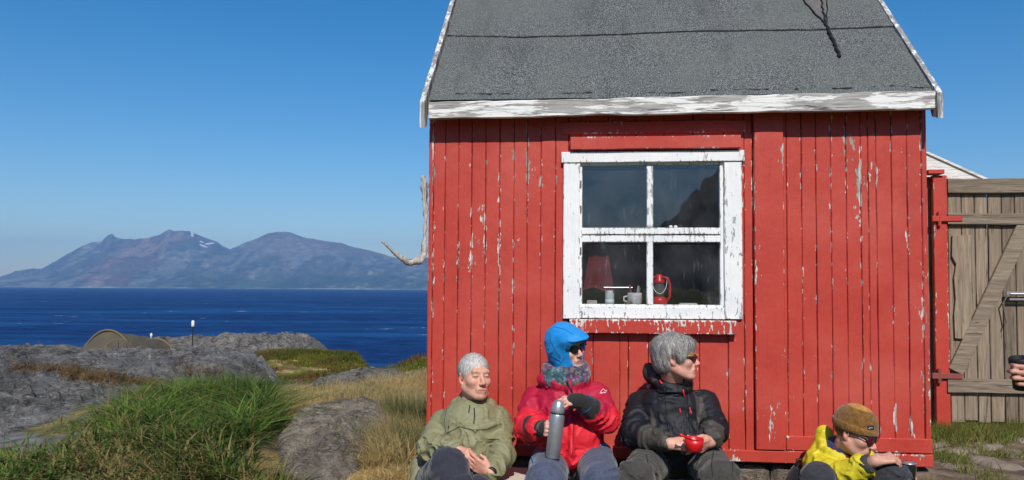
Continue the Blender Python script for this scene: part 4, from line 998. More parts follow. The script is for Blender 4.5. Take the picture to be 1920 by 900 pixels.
n = fbm(st3(x*1.5, y*1.5, 0*x), 3, 91); lift = _rg.uniform(0, .10, len(x))*ss(-.27, -.33, q); shag = (_rg.uniform(0, 1, len(x)) < .22+.5*ss(-.345, -.31, q)).astype(float); LN = LN*(.5+.5*shag[:, None]); hh = (.42+.58*shag)*th_[ti]*(.5+1.0*n)*(.55+.60*np.exp(-((q+.33)/.12)**2))*ss(8.3, 6.6, y)**.5*(.75+.25*ss(4, 5.2, y))
n5 = fbm(st3(x*5, y*5, 0*x), 2, 191); c = mix3((.05, .12, .022), (.19, .33, .055), np.clip(.6*ss(.40, .60, .5*n+.5*n5)+.6*(tcol[ti]-.3), 0, 1)); rgx = np.random.default_rng(4)
dry = rgx.uniform(0, 1, len(x)) < .12+.45*ss(.58, .40, n)*ss(5.2, 4.3, y)+.25*ss(-.42, -.5, q); c[dry] = np.array([.30, .235, .10])
blades('tall_green_grass', np.stack([x, y, z-.02+lift], 1), .24, .012, c, 1.25, (.0, -.08), 2, (.24, .25, .08), clump=hh, leanv=LN, curve=.8)
# seed stalks above the green
pt = scatter(260, -.6, -.25, 4.6, 7.6, dg, 7); x, y = pt.T
blades('grass_seed_stalks', np.stack([x, y, gz(x, y)], 1), .28, .004, np.tile([.16, .16, .06], (len(x), 1)), .3, (.2, 0), 9, (.28, .22, .12), curve=.8)
# dry straw
def dst(x, y, q):
    n = fbm(st3(x*1.5, y*1.5, 0*x), 3, 95); return boul(x, y)*hutm(x, y)*ss(-.33, -.28, q+.08*(n-.5))*ss(9.6, 8.8, y)*np.where((x > -.62) & (y < 4.4), .15, 1)
pt = scatter(46000, -.34, -.02, 3.9, 9.4, dst, 3); x, y = pt.T; n = fbm(st3(x*2, y*2, 0*x), 3, 96)
c = mix3((.42, .30, .12), (.60, .46, .21), n); gr = rgx.uniform(0, 1, len(x)) < ss(.54, .68, n)*.6; c[gr] = np.array([.10, .13, .035])
blades('dry_straw_grass', np.stack([x, y, gz(x, y)-.01], 1), .12, .008, c, 1.1, (.0, -.1), 5, (.72, .57, .30), clump=(.1+1.5*n)*(.55+.45*ss(.9, 1.5, np.hypot((x+1.22)/.5, (y-5.35)/1.05))))
pt = scatter(2200, -.24, -.10, 6.2, 9.4, dst, 13); x, y = pt.T
blades('tall_straw', np.stack([x, y, gz(x, y)-.01], 1), .22, .005, np.tile([.52, .38, .16], (len(x), 1)), .55, (.1, 0), 15, (.5, .4, .22))
# straw tufts near the hut corner
def dtu(x, y, q): return hutm(x, y)*np.exp(-((x+.78)/.22)**2-((y-5.5)/.9)**2)
pt = scatter(9000, -.2, -.08, 4.6, 7.4, dtu, 17); x, y = pt.T; n = fbm(st3(x*3, y*3, 0*x), 3, 98)
blades('hut_corner_grass', np.stack([x, y, gz(x, y)-.01], 1), .30, .006, mix3((.55, .42, .19), (.14, .16, .045), ss(.48, .72, n)), .9, (-.1, -.15), 19, (.5, .42, .22), curve=.9, clump=.4+n)
# grass in front of the hut and by the gate
def dfr(x, y, q):
    n = fbm(st3(x*2.5, y*2.5, 0*x), 3, 99); return hutm(x, y)*np.where(q > .5, np.clip(ss(.42, .55, n)*ss(5.5, 4.6, y)*.5+ss(5.0, 5.35, y)*ss(5.78, 5.6, y), 0, 1), .9)
pt = scatter(26000, .05, .74, 3.5, 5.75, dfr, 21); x, y = pt.T; n = fbm(st3(x*3, y*3, 0*x), 3, 97)
c = mix3((.13, .20, .035), (.34, .31, .10), n)
blades('short_green_grass', np.stack([x, y, gz(x, y)-.01], 1), .13, .005, c, .6, (.1, -.1), 23, (.22, .2, .07), clump=(.3+1.1*n)*np.where(y > 5.0, 1.3, .8))
# heather and moss on the far ground
def dms(x, y, q):
    n = fbm(st3(x*1.0, y*1.0, 0*x), 4, 31*0+102); return ss(-.42, -.34, q)*ss(.40, .50, n+.05)*(1-ss(-.37, -.34, q)*ss(-.23, -.26, q)*ss(8.0, 8.6, y)*ss(12.6, 11.6, y)*.97)
pt = scatter(36000, -.45, -.09, 9.3, 19.5, dms, 25); x, y = pt.T; n = fbm(st3(x*1.4, y*1.4, 0*x), 3, 104)
c = mix3((.17, .18, .02), (.07, .085, .02), ss(.4, .6, n)); rd_ = ss(.55, .66, fbm(st3(x*2.2, y*2.2, 0*x), 3, 107)); c = c*(1-rd_[:, None])+np.array([.17, .075, .035])*rd_[:, None]
blades('heather_and_moss', np.stack([x, y, gz(x, y)-.02], 1), .11, .022, c, .7, (0, 0), 27, (.22, .2, .05), clump=.5+n)

bvs = BVH_(bpy.data.objects['rock_slab']); hp = []
for (x0, y0, x1, y1, w_, n_) in ((20, 690, 150, 692, 5, 900), (115, 700, 225, 712, 7, 2200), (225, 712, 300, 722, 5, 900), (330, 690, 420, 700, 8, 500)):
    t = rng.uniform(0, 1, n_); pxs = x0+(x1-x0)*t+rng.normal(0, 6, n_); pys = y0+(y1-y0)*t+rng.normal(0, w_, n_)
    for a, c_ in zip(pxs, pys):
        d_r = Vector(ray(a, c_)); d_r.normalize(); h_ = bvs.ray_cast(Vector((0, 0, CAM_Z)), d_r)
        if h_[0] is not None: hp.append(h_[0])
hp = np.array(hp); blades('dry_plants_on_rock', hp-ew*.01, .06, .006, mix3((.30, .20, .09), (.20, .12, .06), rng.uniform(0, 1, len(hp))), .9, (0, 0), 33, (.4, .3, .15))
# ------------------------------------------------------------------ people: smooth bodies grown from distance fields
class SDF:
    def __init__(s, lo, hi, h):
        s.lo = np.asarray(lo, float); s.h = h; s.n = np.ceil((np.asarray(hi)-s.lo)/h).astype(int)+1
        s.F = np.full(s.n, 1.0, np.float32)
    def reg(s, lo, hi, m):
        a = np.clip(np.floor((np.asarray(lo)-m-s.lo)/s.h).astype(int), 0, s.n-1); b = np.clip(np.ceil((np.asarray(hi)+m-s.lo)/s.h).astype(int)+1, 1, s.n)
        if (b <= a).any(): return None, None
        ax = [s.lo[i]+s.h*np.arange(a[i], b[i]) for i in range(3)]
        return tuple(slice(a[i], b[i]) for i in range(3)), np.stack(np.meshgrid(*ax, indexing='ij'), -1)
    def put(s, sl, d, k, sub=False):
        f = s.F[sl]
        if sub:
            if k > 0: hh = np.maximum(k-np.abs(f+d), 0)/k; s.F[sl] = np.maximum(f, -d)+hh*hh*k*.25
            else: s.F[sl] = np.maximum(f, -d)
        else:
            if k > 0: hh = np.maximum(k-np.abs(f-d), 0)/k; s.F[sl] = np.minimum(f, d)-hh*hh*k*.25
            else: s.F[sl] = np.minimum(f, d)
    def cap(s, a, b, ra, rb=None, k=.01, sub=False, flat=None):
        a = np.asarray(a, float); b = np.asarray(b, float); rb = ra if rb is None else rb; R_ = max(ra, rb)
        sl, p = s.reg(np.minimum(a, b)-R_, np.maximum(a, b)+R_, k+3*s.h)
        if sl is None: return s
        ab = b-a; t = np.clip(((p-a)@ab)/(ab@ab+1e-12), 0, 1); d = np.linalg.norm(p-a-t[..., None]*ab, axis=-1)-(ra+(rb-ra)*t)
        s.put(sl, d, k, sub); return s
    def ell(s, c, r, R_=None, k=.01, sub=False):
        c = np.asarray(c, float); r = np.asarray(r, float); m = r.max(); sl, p = s.reg(c-m, c+m, k+3*s.h)
        if sl is None: return s
        q = p-c
        if R_ is not None: q = q@R_
        k0 = np.linalg.norm(q/r, axis=-1); k1 = np.linalg.norm(q/(r*r), axis=-1)+1e-9
        s.put(sl, k0*(k0-1)/k1, k, sub); return s
    def disp(s, fn, band=.03):
        idx = np.nonzero(np.abs(s.F) < band); p = np.stack(idx, -1)*s.h+s.lo
        s.F[idx] += fn(p).astype(np.float32); return s
    def mesh(s):
        F_ = s.F; S = F_ < 0; n = F_.shape
        def C(dx, dy, dz): return S[dx:n[0]-1+dx, dy:n[1]-1+dy, dz:n[2]-1+dz]
        cnt = sum(C(a, b, c).astype(np.int8) for a in (0, 1) for b in (0, 1) for c in (0, 1))
        act = (cnt > 0) & (cnt < 8); ii = np.stack(np.nonzero(act), -1); N = len(ii)
        idm = np.full(act.shape, -1, np.int32); idm[act] = np.arange(N)
        acc = np.zeros((N, 3)); num = np.zeros(N)
        cs = [(a, b, c) for a in (0, 1) for b in (0, 1) for c in (0, 1)]
        for i, p in enumerate(cs):
            for q in cs[i+1:]:
                if sum(abs(x-y) for x, y in zip(p, q)) != 1: continue
                fa = F_[ii[:, 0]+p[0], ii[:, 1]+p[1], ii[:, 2]+p[2]]; fb = F_[ii[:, 0]+q[0], ii[:, 1]+q[1], ii[:, 2]+q[2]]
                m = (fa < 0) != (fb < 0); t = np.where(m, fa/(fa-fb+1e-12), 0)
                pos = np.array(p)+t[:, None]*(np.array(q)-np.array(p)); acc[m] += pos[m]; num[m] += 1
        V = (ii+acc/np.maximum(num, 1)[:, None])*s.h+s.lo; Q = []
        for ax in range(3):
            o = [slice(1, n[0]-1), slice(1, n[1]-1), slice(1, n[2]-1)]; o[ax] = slice(0, n[ax]-1); o2 = list(o); o2[ax] = slice(1, n[ax])
            A = S[tuple(o)]; B = S[tuple(o2)]; u, v = [(1, 2), (2, 0), (0, 1)][ax]
            for flip, msk in ((0, A & ~B), (1, ~A & B)):
                e = np.stack(np.nonzero(msk), -1)
                if not len(e): continue
                off = np.array([1, 1, 1]); off[ax] = 0; e = e+off
                def g(du, dv):
                    x = e.copy(); x[:, u] -= du; x[:, v] -= dv; return idm[x[:, 0], x[:, 1], x[:, 2]]
                q = np.stack([g(1, 1), g(0, 1), g(0, 0), g(1, 0)], -1)
                Q.append(q[:, ::-1] if flip else q)
        Q = np.concatenate(Q); Q = Q[(Q >= 0).all(1)]; return V, Q
def seg(P_, a, b):
    a = np.asarray(a, float); b = np.asarray(b, float); ab = b-a; t = ((P_-a)@ab)/(ab@ab); tc = np.clip(t, 0, 1)
    return t, np.linalg.norm(P_-a-tc[..., None]*ab, axis=-1)
def rotm(yaw=0, pitch=0, roll=0):
    """yaw>0 turns the face to the picture's right, pitch>0 lowers the chin, roll>0 tips the head to the picture's right"""
    return np.array(Matrix.Rotation(rad(yaw), 3, 'Z') @ Matrix.Rotation(rad(pitch), 3, 'X') @ Matrix.Rotation(rad(roll), 3, 'Y'))
def folds(limbs, amp=.006, fr=26, lo=9, joints=(), sd=1, jr=.11):
    def fn(p):
        best = np.full(len(p), 9.); q = p*lo
        for (a, b) in limbs:
            a = np.asarray(a, float); b = np.asarray(b, float); t, d = seg(p, a, b); ax = (b-a)/np.linalg.norm(b-a); m = d < best
            qq = p*lo+np.outer((p-a)@ax*(fr-lo), ax)+.5*vnoise(p*12, 5)[:, None]*3
            q = np.where(m[:, None], qq, q); best = np.minimum(best, d)
        r = 1-np.abs(2*vnoise(q*.9+fbm(p*8, 2, sd+9)[:, None]*2.6, sd)-1); r2 = 1-np.abs(2*vnoise(q*1.9+fbm(p*14, 2, sd+4)[:, None]*3, sd+7)-1)
        w_ = .30+.6*ss(.42, .62, fbm(p*5, 2, sd+3))
        for j in joints: w_ = w_+.9*np.exp(-(np.linalg.norm(p-np.asarray(j), axis=1)/jr)**2)
        return -amp*(r**3*1.5+.45*r2**3-.4)*np.minimum(w_, 1.4)
    return fn
SKIN = np.array([.60, .34, .25])
class Head:
    def __init__(s, o, R_, sc=1.0, skin=SKIN, brow=(.2, .15, .12), squint=True, lipc=(.50, .20, .16), female=False):
        s.o = np.asarray(o, float); s.R = R_; s.sc = sc; s.skin = np.asarray(skin); s.brow = np.asarray(brow); s.sq = squint; s.lip = np.asarray(lipc); s.fem = female; s.smile = 1.0 if squint else .2
    def w(s, x, y, z): return s.o+s.R@(np.array([x, y, z])*s.sc)
    def L(s, p): return ((p-s.o)@s.R)/s.sc
    def add(s, f, neck=None):
        c = s.sc; E = lambda p, r, k=.01, sub=False, Rx=None: f.ell(s.w(*p), np.array(r)*c, s.R if Rx is None else s.R@Rx, k*c, sub)
        K = lambda a, b, ra, rb, k=.01, sub=False: f.cap(s.w(*a), s.w(*b), ra*c, rb*c, k*c, sub)
        j = .92 if s.fem else 1.0
        E((0, .015, .035), (.074, .093, .084), .01); E((0, -.028, -.03), (.062*j, .062, .082), .03)
        for a in (-1, 1):
            K((a*.056*j, .005, -.055), (a*.022, -.062, -.098), .021, .016, .03); E((a*.040, -.058, -.026), (.024, .026, .022), .022)
        E((0, -.074, -.100), (.022, .020, .018), .02); K((-.036, -.079, .026), (.036, -.079, .026), .012, .012, .02)
        for a in (-1, 1): E((a*.031, -.099, .003), (.019, .017, .012), .012, True)
        for a in (-1, 1): E((a*.031, -.076, .002), (.0155, .0145, .0135), .004)
        K((0, -.084, .012), (0, -.113, -.034), .0075, .0115, .012)
        for a in (-1, 1): E((a*.012, -.103, -.039), (.009, .011, .008), .006)
        E((0, -.082, -.065), (.030, .016, .022), .015)
        K((-.019, -.090, -.068), (.019, -.090, -.068), .0055, .0055, .006); K((-.015, -.091, -.078), (.015, -.091, -.078), .0062, .0062, .006)
        K((-.022, -.0985, -.0725), (.022, -.0985, -.0725), .0028, .0028, .003, True)
        for a in (-1, 1):
            K((a*.024, -.094, -.040), (a*.036, -.080, -.066), .0030, .003, .010, True)
            Rx = np.array(Matrix.Rotation(a*rad(22), 3, 'Z'))
            E((a*.078, .012, -.006), (.0085, .019, .032), .006, False, Rx); E((a*.084, .007, -.004), (.006, .010, .018), .004, True, Rx)
            E((a*.077, .002, -.033), (.007, .009, .010), .006)
        if neck is not None: f.cap(s.w(0, .025, -.06), neck, .056*c, .062*c, .02)
    def color(s, p, C):
        q = s.L(p); x, y, z = q.T; ax = np.abs(x); near = (np.abs(x) < .11) & (np.abs(y) < .13) & (z > -.14) & (z < .14)
        def lay(m, k):
            m = m*near; C[:] = C*(1-m[:, None])+np.asarray(k)*m[:, None]
        lay(.22*np.exp(-((ax-.045)/.022)**2-((z+.035)/.024)**2)*(y < -.03), (.52, .17, .12)); lay(.5*np.exp(-(x/.016)**2-((z+.035)/.018)**2)*(y < -.095), (.55, .18, .13))
        lay(.5*(ax > .07), (.55, .2, .15))
        lay(.85*ss(.027, .021, ax+np.abs(z+.073)*.9)*ss(.0125, .010, np.abs(z+.0725))*(y < -.082), s.lip)
        lay(.8*ss(.0030, .0016, np.abs(z+.0725-ax*ax*8*s.smile))*(ax < .024)*(y < -.078), (.14, .05, .04))
        arch = .027-((ax-.032)/.05)**2*1.2; lay(.75*ss(.0062, .003, np.abs(z-arch))*(ax > .013)*(ax < .052)*(y < -.05), s.brow)
        if s.sq: lay(.85*ss(.0034, .0018, np.abs(z-.0005+((ax-.031)/.02)**2*.003))*(np.abs(ax-.031) < .0145)*(y < -.06), (.07, .035, .03))
def hand_sdf(f, wrist, fwd, back, side, curl=(30, 45, 35), spread=8, thumb=(40, 20, 25), sc=1.0, wr=.027, curls=None, thumb_in=0.0):
    """fwd: wrist->knuckles, back: out of the back of the hand, side=+1 when the thumb lies along +(fwd x back)"""
    fwd = np.asarray(fwd, float); fwd /= np.linalg.norm(fwd); back = np.asarray(back, float); back -= fwd*np.dot(back, fwd); back /= np.linalg.norm(back)
    X = np.cross(fwd, back)*side; wrist = np.asarray(wrist, float); W = lambda x, y, z: wrist+(X*x+fwd*y+back*z)*sc
    base = [(.030, .088), (.010, .092), (-.011, .087), (-.030, .078)]; L = [(.042, .026, .021), (.046, .030, .022), (.042, .028, .022), (.034, .021, .019)]; r = [.0088, .0090, .0084, .0074]
    tips = []
    for i, ((x, y), ls) in enumerate(zip(base, L)):
        f.cap(W(x*.55, .008, 0), W(x, y, .002), .0145*sc, .0115*sc, .010*sc)
        cr = curls[i] if curls else curl; a = 0; sp = rad(spread)*(1.5-i)/1.5*.6; p = W(x, y, .001)
        for jn, l in enumerate(ls):
            a += rad(cr[jn]); d = fwd*math.cos(a)*math.cos(sp)+X*math.sin(sp)*math.cos(a)-back*math.sin(a)
            q = p+d*l*sc; f.cap(p, q, (r[i]-.0006*jn)*sc, (r[i]-.0006*(jn+1))*sc, .003*sc); p = q
        tips.append(p)
    f.cap(W(.0, .0, 0), W(.0, .06, -.002), .021*sc, .016*sc, .012*sc); f.cap(W(.012, .012, -.006), W(.034, .045, -.012), .017*sc, .013*sc, .012*sc)
    p = W(.030, .036, -.012); a0 = rad(thumb[0]); dirs = []
    out = X*math.sin(a0)+fwd*math.cos(a0)-back*(.35+thumb_in); out /= np.linalg.norm(out); inw = fwd*.55-X*.55-back*.3*(1+thumb_in); inw /= np.linalg.norm(inw)
    for jn, (l, rr_) in enumerate(((.030, .0115), (.028, .0105))):
        t = (thumb[1]*jn)/60.; d = out*(1-t)+inw*t; d /= np.linalg.norm(d); q = p+d*l*sc; f.cap(p, q, rr_*sc, (rr_-.0015)*sc, .004*sc); p = q
    f.cap(W(0, -.004, 0), W(0, .014, 0), wr*sc, wr*sc*.95, .012)
    return tips
def person(base, label, cat='person', group=None): return empty('person', tuple(base), label, cat, group)
def finish(f, name, mat, parent, colfn, smooth=True, zcut=None):
    V, Q = f.mesh(); C = colfn(V); return obj(name, V, Q, mat, parent, smooth=smooth, colors=C)
def bounds(pts, m): pts = np.array(pts, float); return pts.min(0)-m, pts.max(0)+m
def body_mesh(root, hd, neck, sR, sL, eR, eL, wR, wL, hipR, hipL, kR, kL, aR, aL, hands, h=.0045, arm_r=(.05, .042, .034, .027)):
    pts = [hd.w(0, 0, .14), hd.w(0, -.13, 0), hd.w(0, .12, 0), neck, sR, sL, eR, eL, wR, wL, hipR, hipL, kR, kL, aR, aL]
    lo, hi = bounds(pts, .17); f = SDF(lo, hi, h); hips = (np.array(hipR)+hipL)/2; sh = (np.array(sR)+sL)/2; top = np.array(neck)*.5+sh*.5
    f.cap(sh*.6+np.array(neck)*.4, hips, .10, .11, .02); f.cap(sR, sL, .045, .045, .03); f.ell(hips, (.16, .12, .11), k=.03); f.cap(neck, sh, .05, .08, .03)
    for s_, e_, w_ in ((sR, eR, wR), (sL, eL, wL)):
        f.cap(s_, e_, arm_r[0], arm_r[1], .02); f.cap(e_, w_, arm_r[2]+.004, arm_r[3], .015)
    for h_, k_, a_ in ((hipR, kR, aR), (hipL, kL, aL)):
        f.cap(h_, k_, .075, .055, .03); f.cap(k_, a_, .052, .036, .02); a_ = np.array(a_); f.cap(a_-ew*.03, a_-ew*.04+np.array([0, -.13, 0]), .035, .028, .02)
    hd.add(f, np.array(neck))
    for hs in hands: hand_sdf(f, **hs)
    def colr(V):
        C = np.tile(hd.skin, (len(V), 1))*(.94+.12*fbm(V*22, 3, 5))[:, None]; hd.color(V, C); 
        for hs in hands:
            d = np.linalg.norm(V-(np.array(hs['wrist'])+np.array(hs['fwd'])/np.linalg.norm(hs['fwd'])*.09), axis=1); m = (.30*ss(.10, .04, d))[:, None]; C = C*(1-m)+np.array([.56, .24, .18])*m
        return C
    return finish(f, 'body', m_skin, root, colr)
def boots(root, aR, aL, col=(.05, .045, .04)):
    for a in (aR, aL):
        a = np.array(a); f = SDF(a-[.1, .27, .14], a+[.1, .12, .14], .008); f.cap(a+ew*.08, a-ew*.03, .055, .05, .02); f.cap(a-ew*.04+np.array([0, .02, 0]), a-ew*.055+np.array([0, -.17, 0]), .048, .040, .03)
        f.cap(a-ew*.085+np.array([0, .03, 0]), a-ew*.085+np.array([0, -.17, 0]), .045, .048, .01)
        finish(f, 'boot', m_cloth, root, lambda V: np.tile(col, (len(V), 1)))
def trousers(root, hipR, hipL, kR, kL, aR, aL, col, rT=(.098, .080), rS=(.075, .062), h=.007, amp=.006, sd=3, colfn=None, waist=None):
    lo, hi = bounds([hipR, hipL, kR, kL, aR, aL], .17); f = SDF(lo, hi, h); hips = (np.array(hipR)+hipL)/2
    f.ell(hips+ew*.01, (.185, .14, .12), k=.04)
    for h_, k_, a_ in ((hipR, kR, aR), (hipL, kL, aL)):
        h_ = np.array(h_); k_ = np.array(k_); a_ = np.array(a_); o_ = np.array([.022 if k_[0] > (kR[0]+kL[0])/2 else -.022, 0, 0])
        f.cap(h_, k_, rT[0], rT[1]*.9, .03); f.cap(h_+o_-ew*.02, k_+o_-ew*.035, rT[0]*.8, rT[1]*.74, .03); f.cap(k_-ew*.01, a_, rS[0], rS[1], .03); f.cap(k_+np.array([0, .05, -.10]), a_+np.array([0, .04, 0]), rS[0]*.9, rS[1]*.9, .03)
    f.disp(folds([(hipR, kR), (kR, aR), (hipL, kL), (kL, aL)], amp, 20, 7, (hipR, hipL, kR, kL), sd, .12))
    base = np.array(col)
    return finish(f, 'trousers', m_cloth, root, lambda V: (np.tile(base, (len(V), 1))*(.85+.3*fbm(V*14, 3, 5))[:, None]) if colfn is None else colfn(V))
def strands(hair, hd, n, length, width, flow, col, seed=1, lift=.12):
    rg = np.random.default_rng(seed); me = hair.data; M_ = np.array(wmat(hair)); nv = len(me.vertices)
    V = np.zeros(nv*3); me.vertices.foreach_get('co', V); V = V.reshape(-1, 3)@M_[:3, :3].T+M_[:3, 3]
    Nn = np.zeros(nv*3); me.vertices.foreach_get('normal', Nn); Nn = Nn.reshape(-1, 3)@M_[:3, :3].T
    c = hd.w(0, .02, .02); out = (V-c); out /= np.linalg.norm(out, axis=1)[:, None]; ok = np.nonzero((Nn*out).sum(1) > .25)[0]
    i = rg.choice(ok, n); p = V[i]+out[i]*.0005; nn = Nn[i]; q = hd.L(p); fl = flow(q)+rg.normal(0, .09, (n, 3)); fl = fl@hd.R.T
    fl = fl-nn*(fl*nn).sum(1)[:, None]; fl /= np.linalg.norm(fl, axis=1)[:, None]+1e-9; sd_ = np.cross(fl, nn); L = length*rg.uniform(.5, 1.2, n); w_ = width*rg.uniform(.6, 1.3, n)
    pts = [p+fl*(L*t)[:, None]+nn*((L*lift*math.sin(t*2.6))+.0006)[:, None]-out[i]*(L*t*t*.25)[:, None] for t in (0, .35, .7, 1)]
    Vv = np.stack([pts[0]-sd_*w_[:, None]*.5, pts[0]+sd_*w_[:, None]*.5, pts[1]-sd_*w_[:, None]*.5, pts[1]+sd_*w_[:, None]*.5, pts[2]-sd_*w_[:, None]*.35, pts[2]+sd_*w_[:, None]*.35, pts[3]], 1)
    b0 = np.arange(n)[:, None]*7; F = np.concatenate([b0+np.array([[0, 1, 3]]), b0+np.array([[0, 3, 2]]), b0+np.array([[2, 3, 5]]), b0+np.array([[2, 5, 4]]), b0+np.array([[4, 5, 6]])], 0)
    C = np.repeat((np.asarray(col)*rg.uniform(.72, 1.22, (n, 1)))[:, None, :], 7, 1); o = obj('strands', Vv.reshape(-1, 3), F, m_hair, hair, smooth=True, colors=C.reshape(-1, 3)); o['kind'] = 'stuff'; return o
def glasses(root, hd, lensm, framecol, wrap=.0, size=1.0, tint=None, name='sunglasses'):
    g = MB(); zc = .001
    def lens(a):
        n, m = 13, 9; V = []; Fc = []
        for j in range(m):
            for i in range(n):
                s_ = i/(n-1); t = j/(m-1)*2-1; x = .006+.054*s_; top = .018*size-.003*s_; bot = -.020*size+.006*abs(s_-.4); edge = (1-abs(2*s_-1)**5)
                z = zc+(top*edge if t > 0 else -bot*edge)*t; y = -.1135+.9*(x-.006)**2/.060+(.003*t*t)+ (x*.20)
                V.append(hd.w(a*x, y, z))
        k = len(V); V += [v+hd.R@np.array([0, .003, 0]) for v in V]
        Fc = [(j*n+i, j*n+i+1, (j+1)*n+i+1, (j+1)*n+i) for j in range(m-1) for i in range(n-1)]
        Fc += [tuple(k+q for q in f_)[::-1] for f_ in Fc]
        ed = [i for i in range(n)]+[j*n+n-1 for j in range(1, m)]+[(m-1)*n+i for i in range(n-2, -1, -1)]+[j*n for j in range(m-2, 0, -1)]
        Fc += [(ed[(q+1) % len(ed)], ed[q], ed[q]+k, ed[(q+1) % len(ed)]+k) for q in range(len(ed))]
        b = MB(); b.add(V, Fc if a > 0 else [f_[::-1] for f_ in Fc]); return b, [V[i] for i in range((m-1)*n, m*n)]
    F_ = MB(); ls = []
    for a in (-1, 1):
        b, top = lens(a); ls.append(b)
        F_.tube([hd.w(a*.058, -.100, .012), hd.w(a*.070, -.088, .011), hd.w(a*.078, -.03, .006), hd.w(a*.081, .010, .002)], [.0035, .0035, .003, .0028], 8); F_.tube(top, .0022, 6)
    F_.tube([hd.w(-.012, -.112, .008), hd.w(0, -.117, .010), hd.w(.012, -.112, .008)], .0028, 8)
    gl_ = F_.build(name, framecol, root, True)
    for b in ls: b.build('lens', lensm, gl_, True)

def _cut(s, pt, nrm):
    ax = [s.lo[i]+s.h*np.arange(s.n[i]) for i in range(3)]; p = np.stack(np.meshgrid(*ax, indexing='ij'), -1)
    s.F = np.maximum(s.F, ((p-np.asarray(pt))@np.asarray(nrm)).astype(np.float32)); return s
SDF.cut = _cut
from mathutils.bvhtree import BVHTree
def bvh_of(o):
    me = o.data; M_ = np.array(wmat(o)); V = np.zeros(len(me.vertices)*3); me.vertices.foreach_get('co', V); V = V.reshape(-1, 3)@M_[:3, :3].T+M_[:3, 3]
    return BVHTree.FromPolygons([tuple(v) for v in V], [tuple(p.vertices) for p in me.polygons])
def hit(bv, px, py):
    d = Vector(ray(px, py)); d.normalize(); h_ = bv.ray_cast(Vector((0, 0, CAM_Z)), d)
    return (None, None) if h_[0] is None else (np.array(h_[0]), np.array(h_[1]))
def seam(name, bv, pts, r, mat, parent, off=.0, n=14):
    """a real cord, zip or hem lying on the cloth"""
    q = []
    for (a, b_) in zip(pts[:-1], pts[1:]):
        for t in np.linspace(0, 1, n)[:-1]:
            h_, nn = hit(bv, a[0]+(b_[0]-a[0])*t, a[1]+(b_[1]-a[1])*t)
            if h_ is not None and (not q or np.linalg.norm(h_-q[-1]) < .06): q.append(h_+nn*off*np.sign(-(nn@ray(960, 540))))
    if len(q) < 3: return None
    b = MB(); b.tube(q, r, 6); return b.build(name, mat, parent, True)
def patch(name, bv, x0, y0, x1, y1, mat, parent, off=.003, n=6, sh=0):
    V = []
    for j in range(n):
        for i in range(n):
            h_, nn = hit(bv, x0+(x1-x0)*i/(n-1)+sh*j/(n-1), y0+(y1-y0)*j/(n-1))
            if h_ is None: return None
            V.append(h_+nn*off*np.sign(-(nn@ray(960, 540))))
    k = len(V); V += [v+ray(960, 540)*(off+.001) for v in V]
    Fc = [(j*n+i, (j+1)*n+i, (j+1)*n+i+1, j*n+i+1) for j in range(n-1) for i in range(n-1)]
    e = [i for i in range(n)]+[j*n+n-1 for j in range(1, n)]+[(n-1)*n+i for i in range(n-2, -1, -1)]+[j*n for j in range(n-2, 0, -1)]
    Fc += [tuple(q+k for q in f_)[::-1] for f_ in Fc]+[(e[i], e[(i+1) % len(e)], e[(i+1) % len(e)]+k, e[i]+k) for i in range(len(e))]
    return obj(name, V, Fc, mat, parent, smooth=False)
def ring(f, c, X, Y, rx, ry, tr, k=.02, n=14, dz=None, a0=0, a1=2*math.pi):
    c = np.asarray(c, float); P_ = []
    for i in range(n+1):
        a = a0+(a1-a0)*i/n; p = c+np.asarray(X)*rx*math.cos(a)+np.asarray(Y)*ry*math.sin(a)
        if dz: p = p+ew*dz(a)
        P_.append((p, tr(a) if callable(tr) else tr))
    for (p, r1), (q, r2) in zip(P_[:-1], P_[1:]): f.cap(p, q, r1, r2, k)
def jacket(root, torso, sR, sL, eR, eL, wR, wL, colfn, name='jacket', mat=None, h=.006, rs=(.078, .066, .060, .046), extra=None, amp=.007, sd=1, sh_r=.07, fr=24):
    pts = [sR, sL, eR, eL, wR, wL]+[c for c, _ in torso]; lo, hi = bounds(pts, .21); f = SDF(lo, hi, h)
    for c, r in torso: f.ell(c, r, k=.06)
    f.cap(sR, sL, sh_r, sh_r, .05)
    for s_, e_, w_ in ((sR, eR, wR), (sL, eL, wL)):
        f.cap(s_, e_, rs[0], rs[1], .018); f.cap(e_, w_, rs[2]+.004, rs[3], .012)
    if extra: extra(f)
    f.disp(folds([(sR, eR), (eR, wR), (sL, eL), (eL, wL), (torso[0][0], torso[-1][0])], amp, fr, 8, (eR, eL, (np.array(sR)+torso[-1][0])/2, (np.array(sL)+torso[-1][0])/2, wR, wL), sd))
    return finish(f, name, mat or m_shell, root, colfn)
def tint(V, c, amt=.12): return np.tile(c, (len(V), 1))*(1-amt/2+amt*fbm(V*20, 3, 7))[:, None]
def lay(C, m, k): return C*(1-m[:, None])+np.asarray(k)*m[:, None]

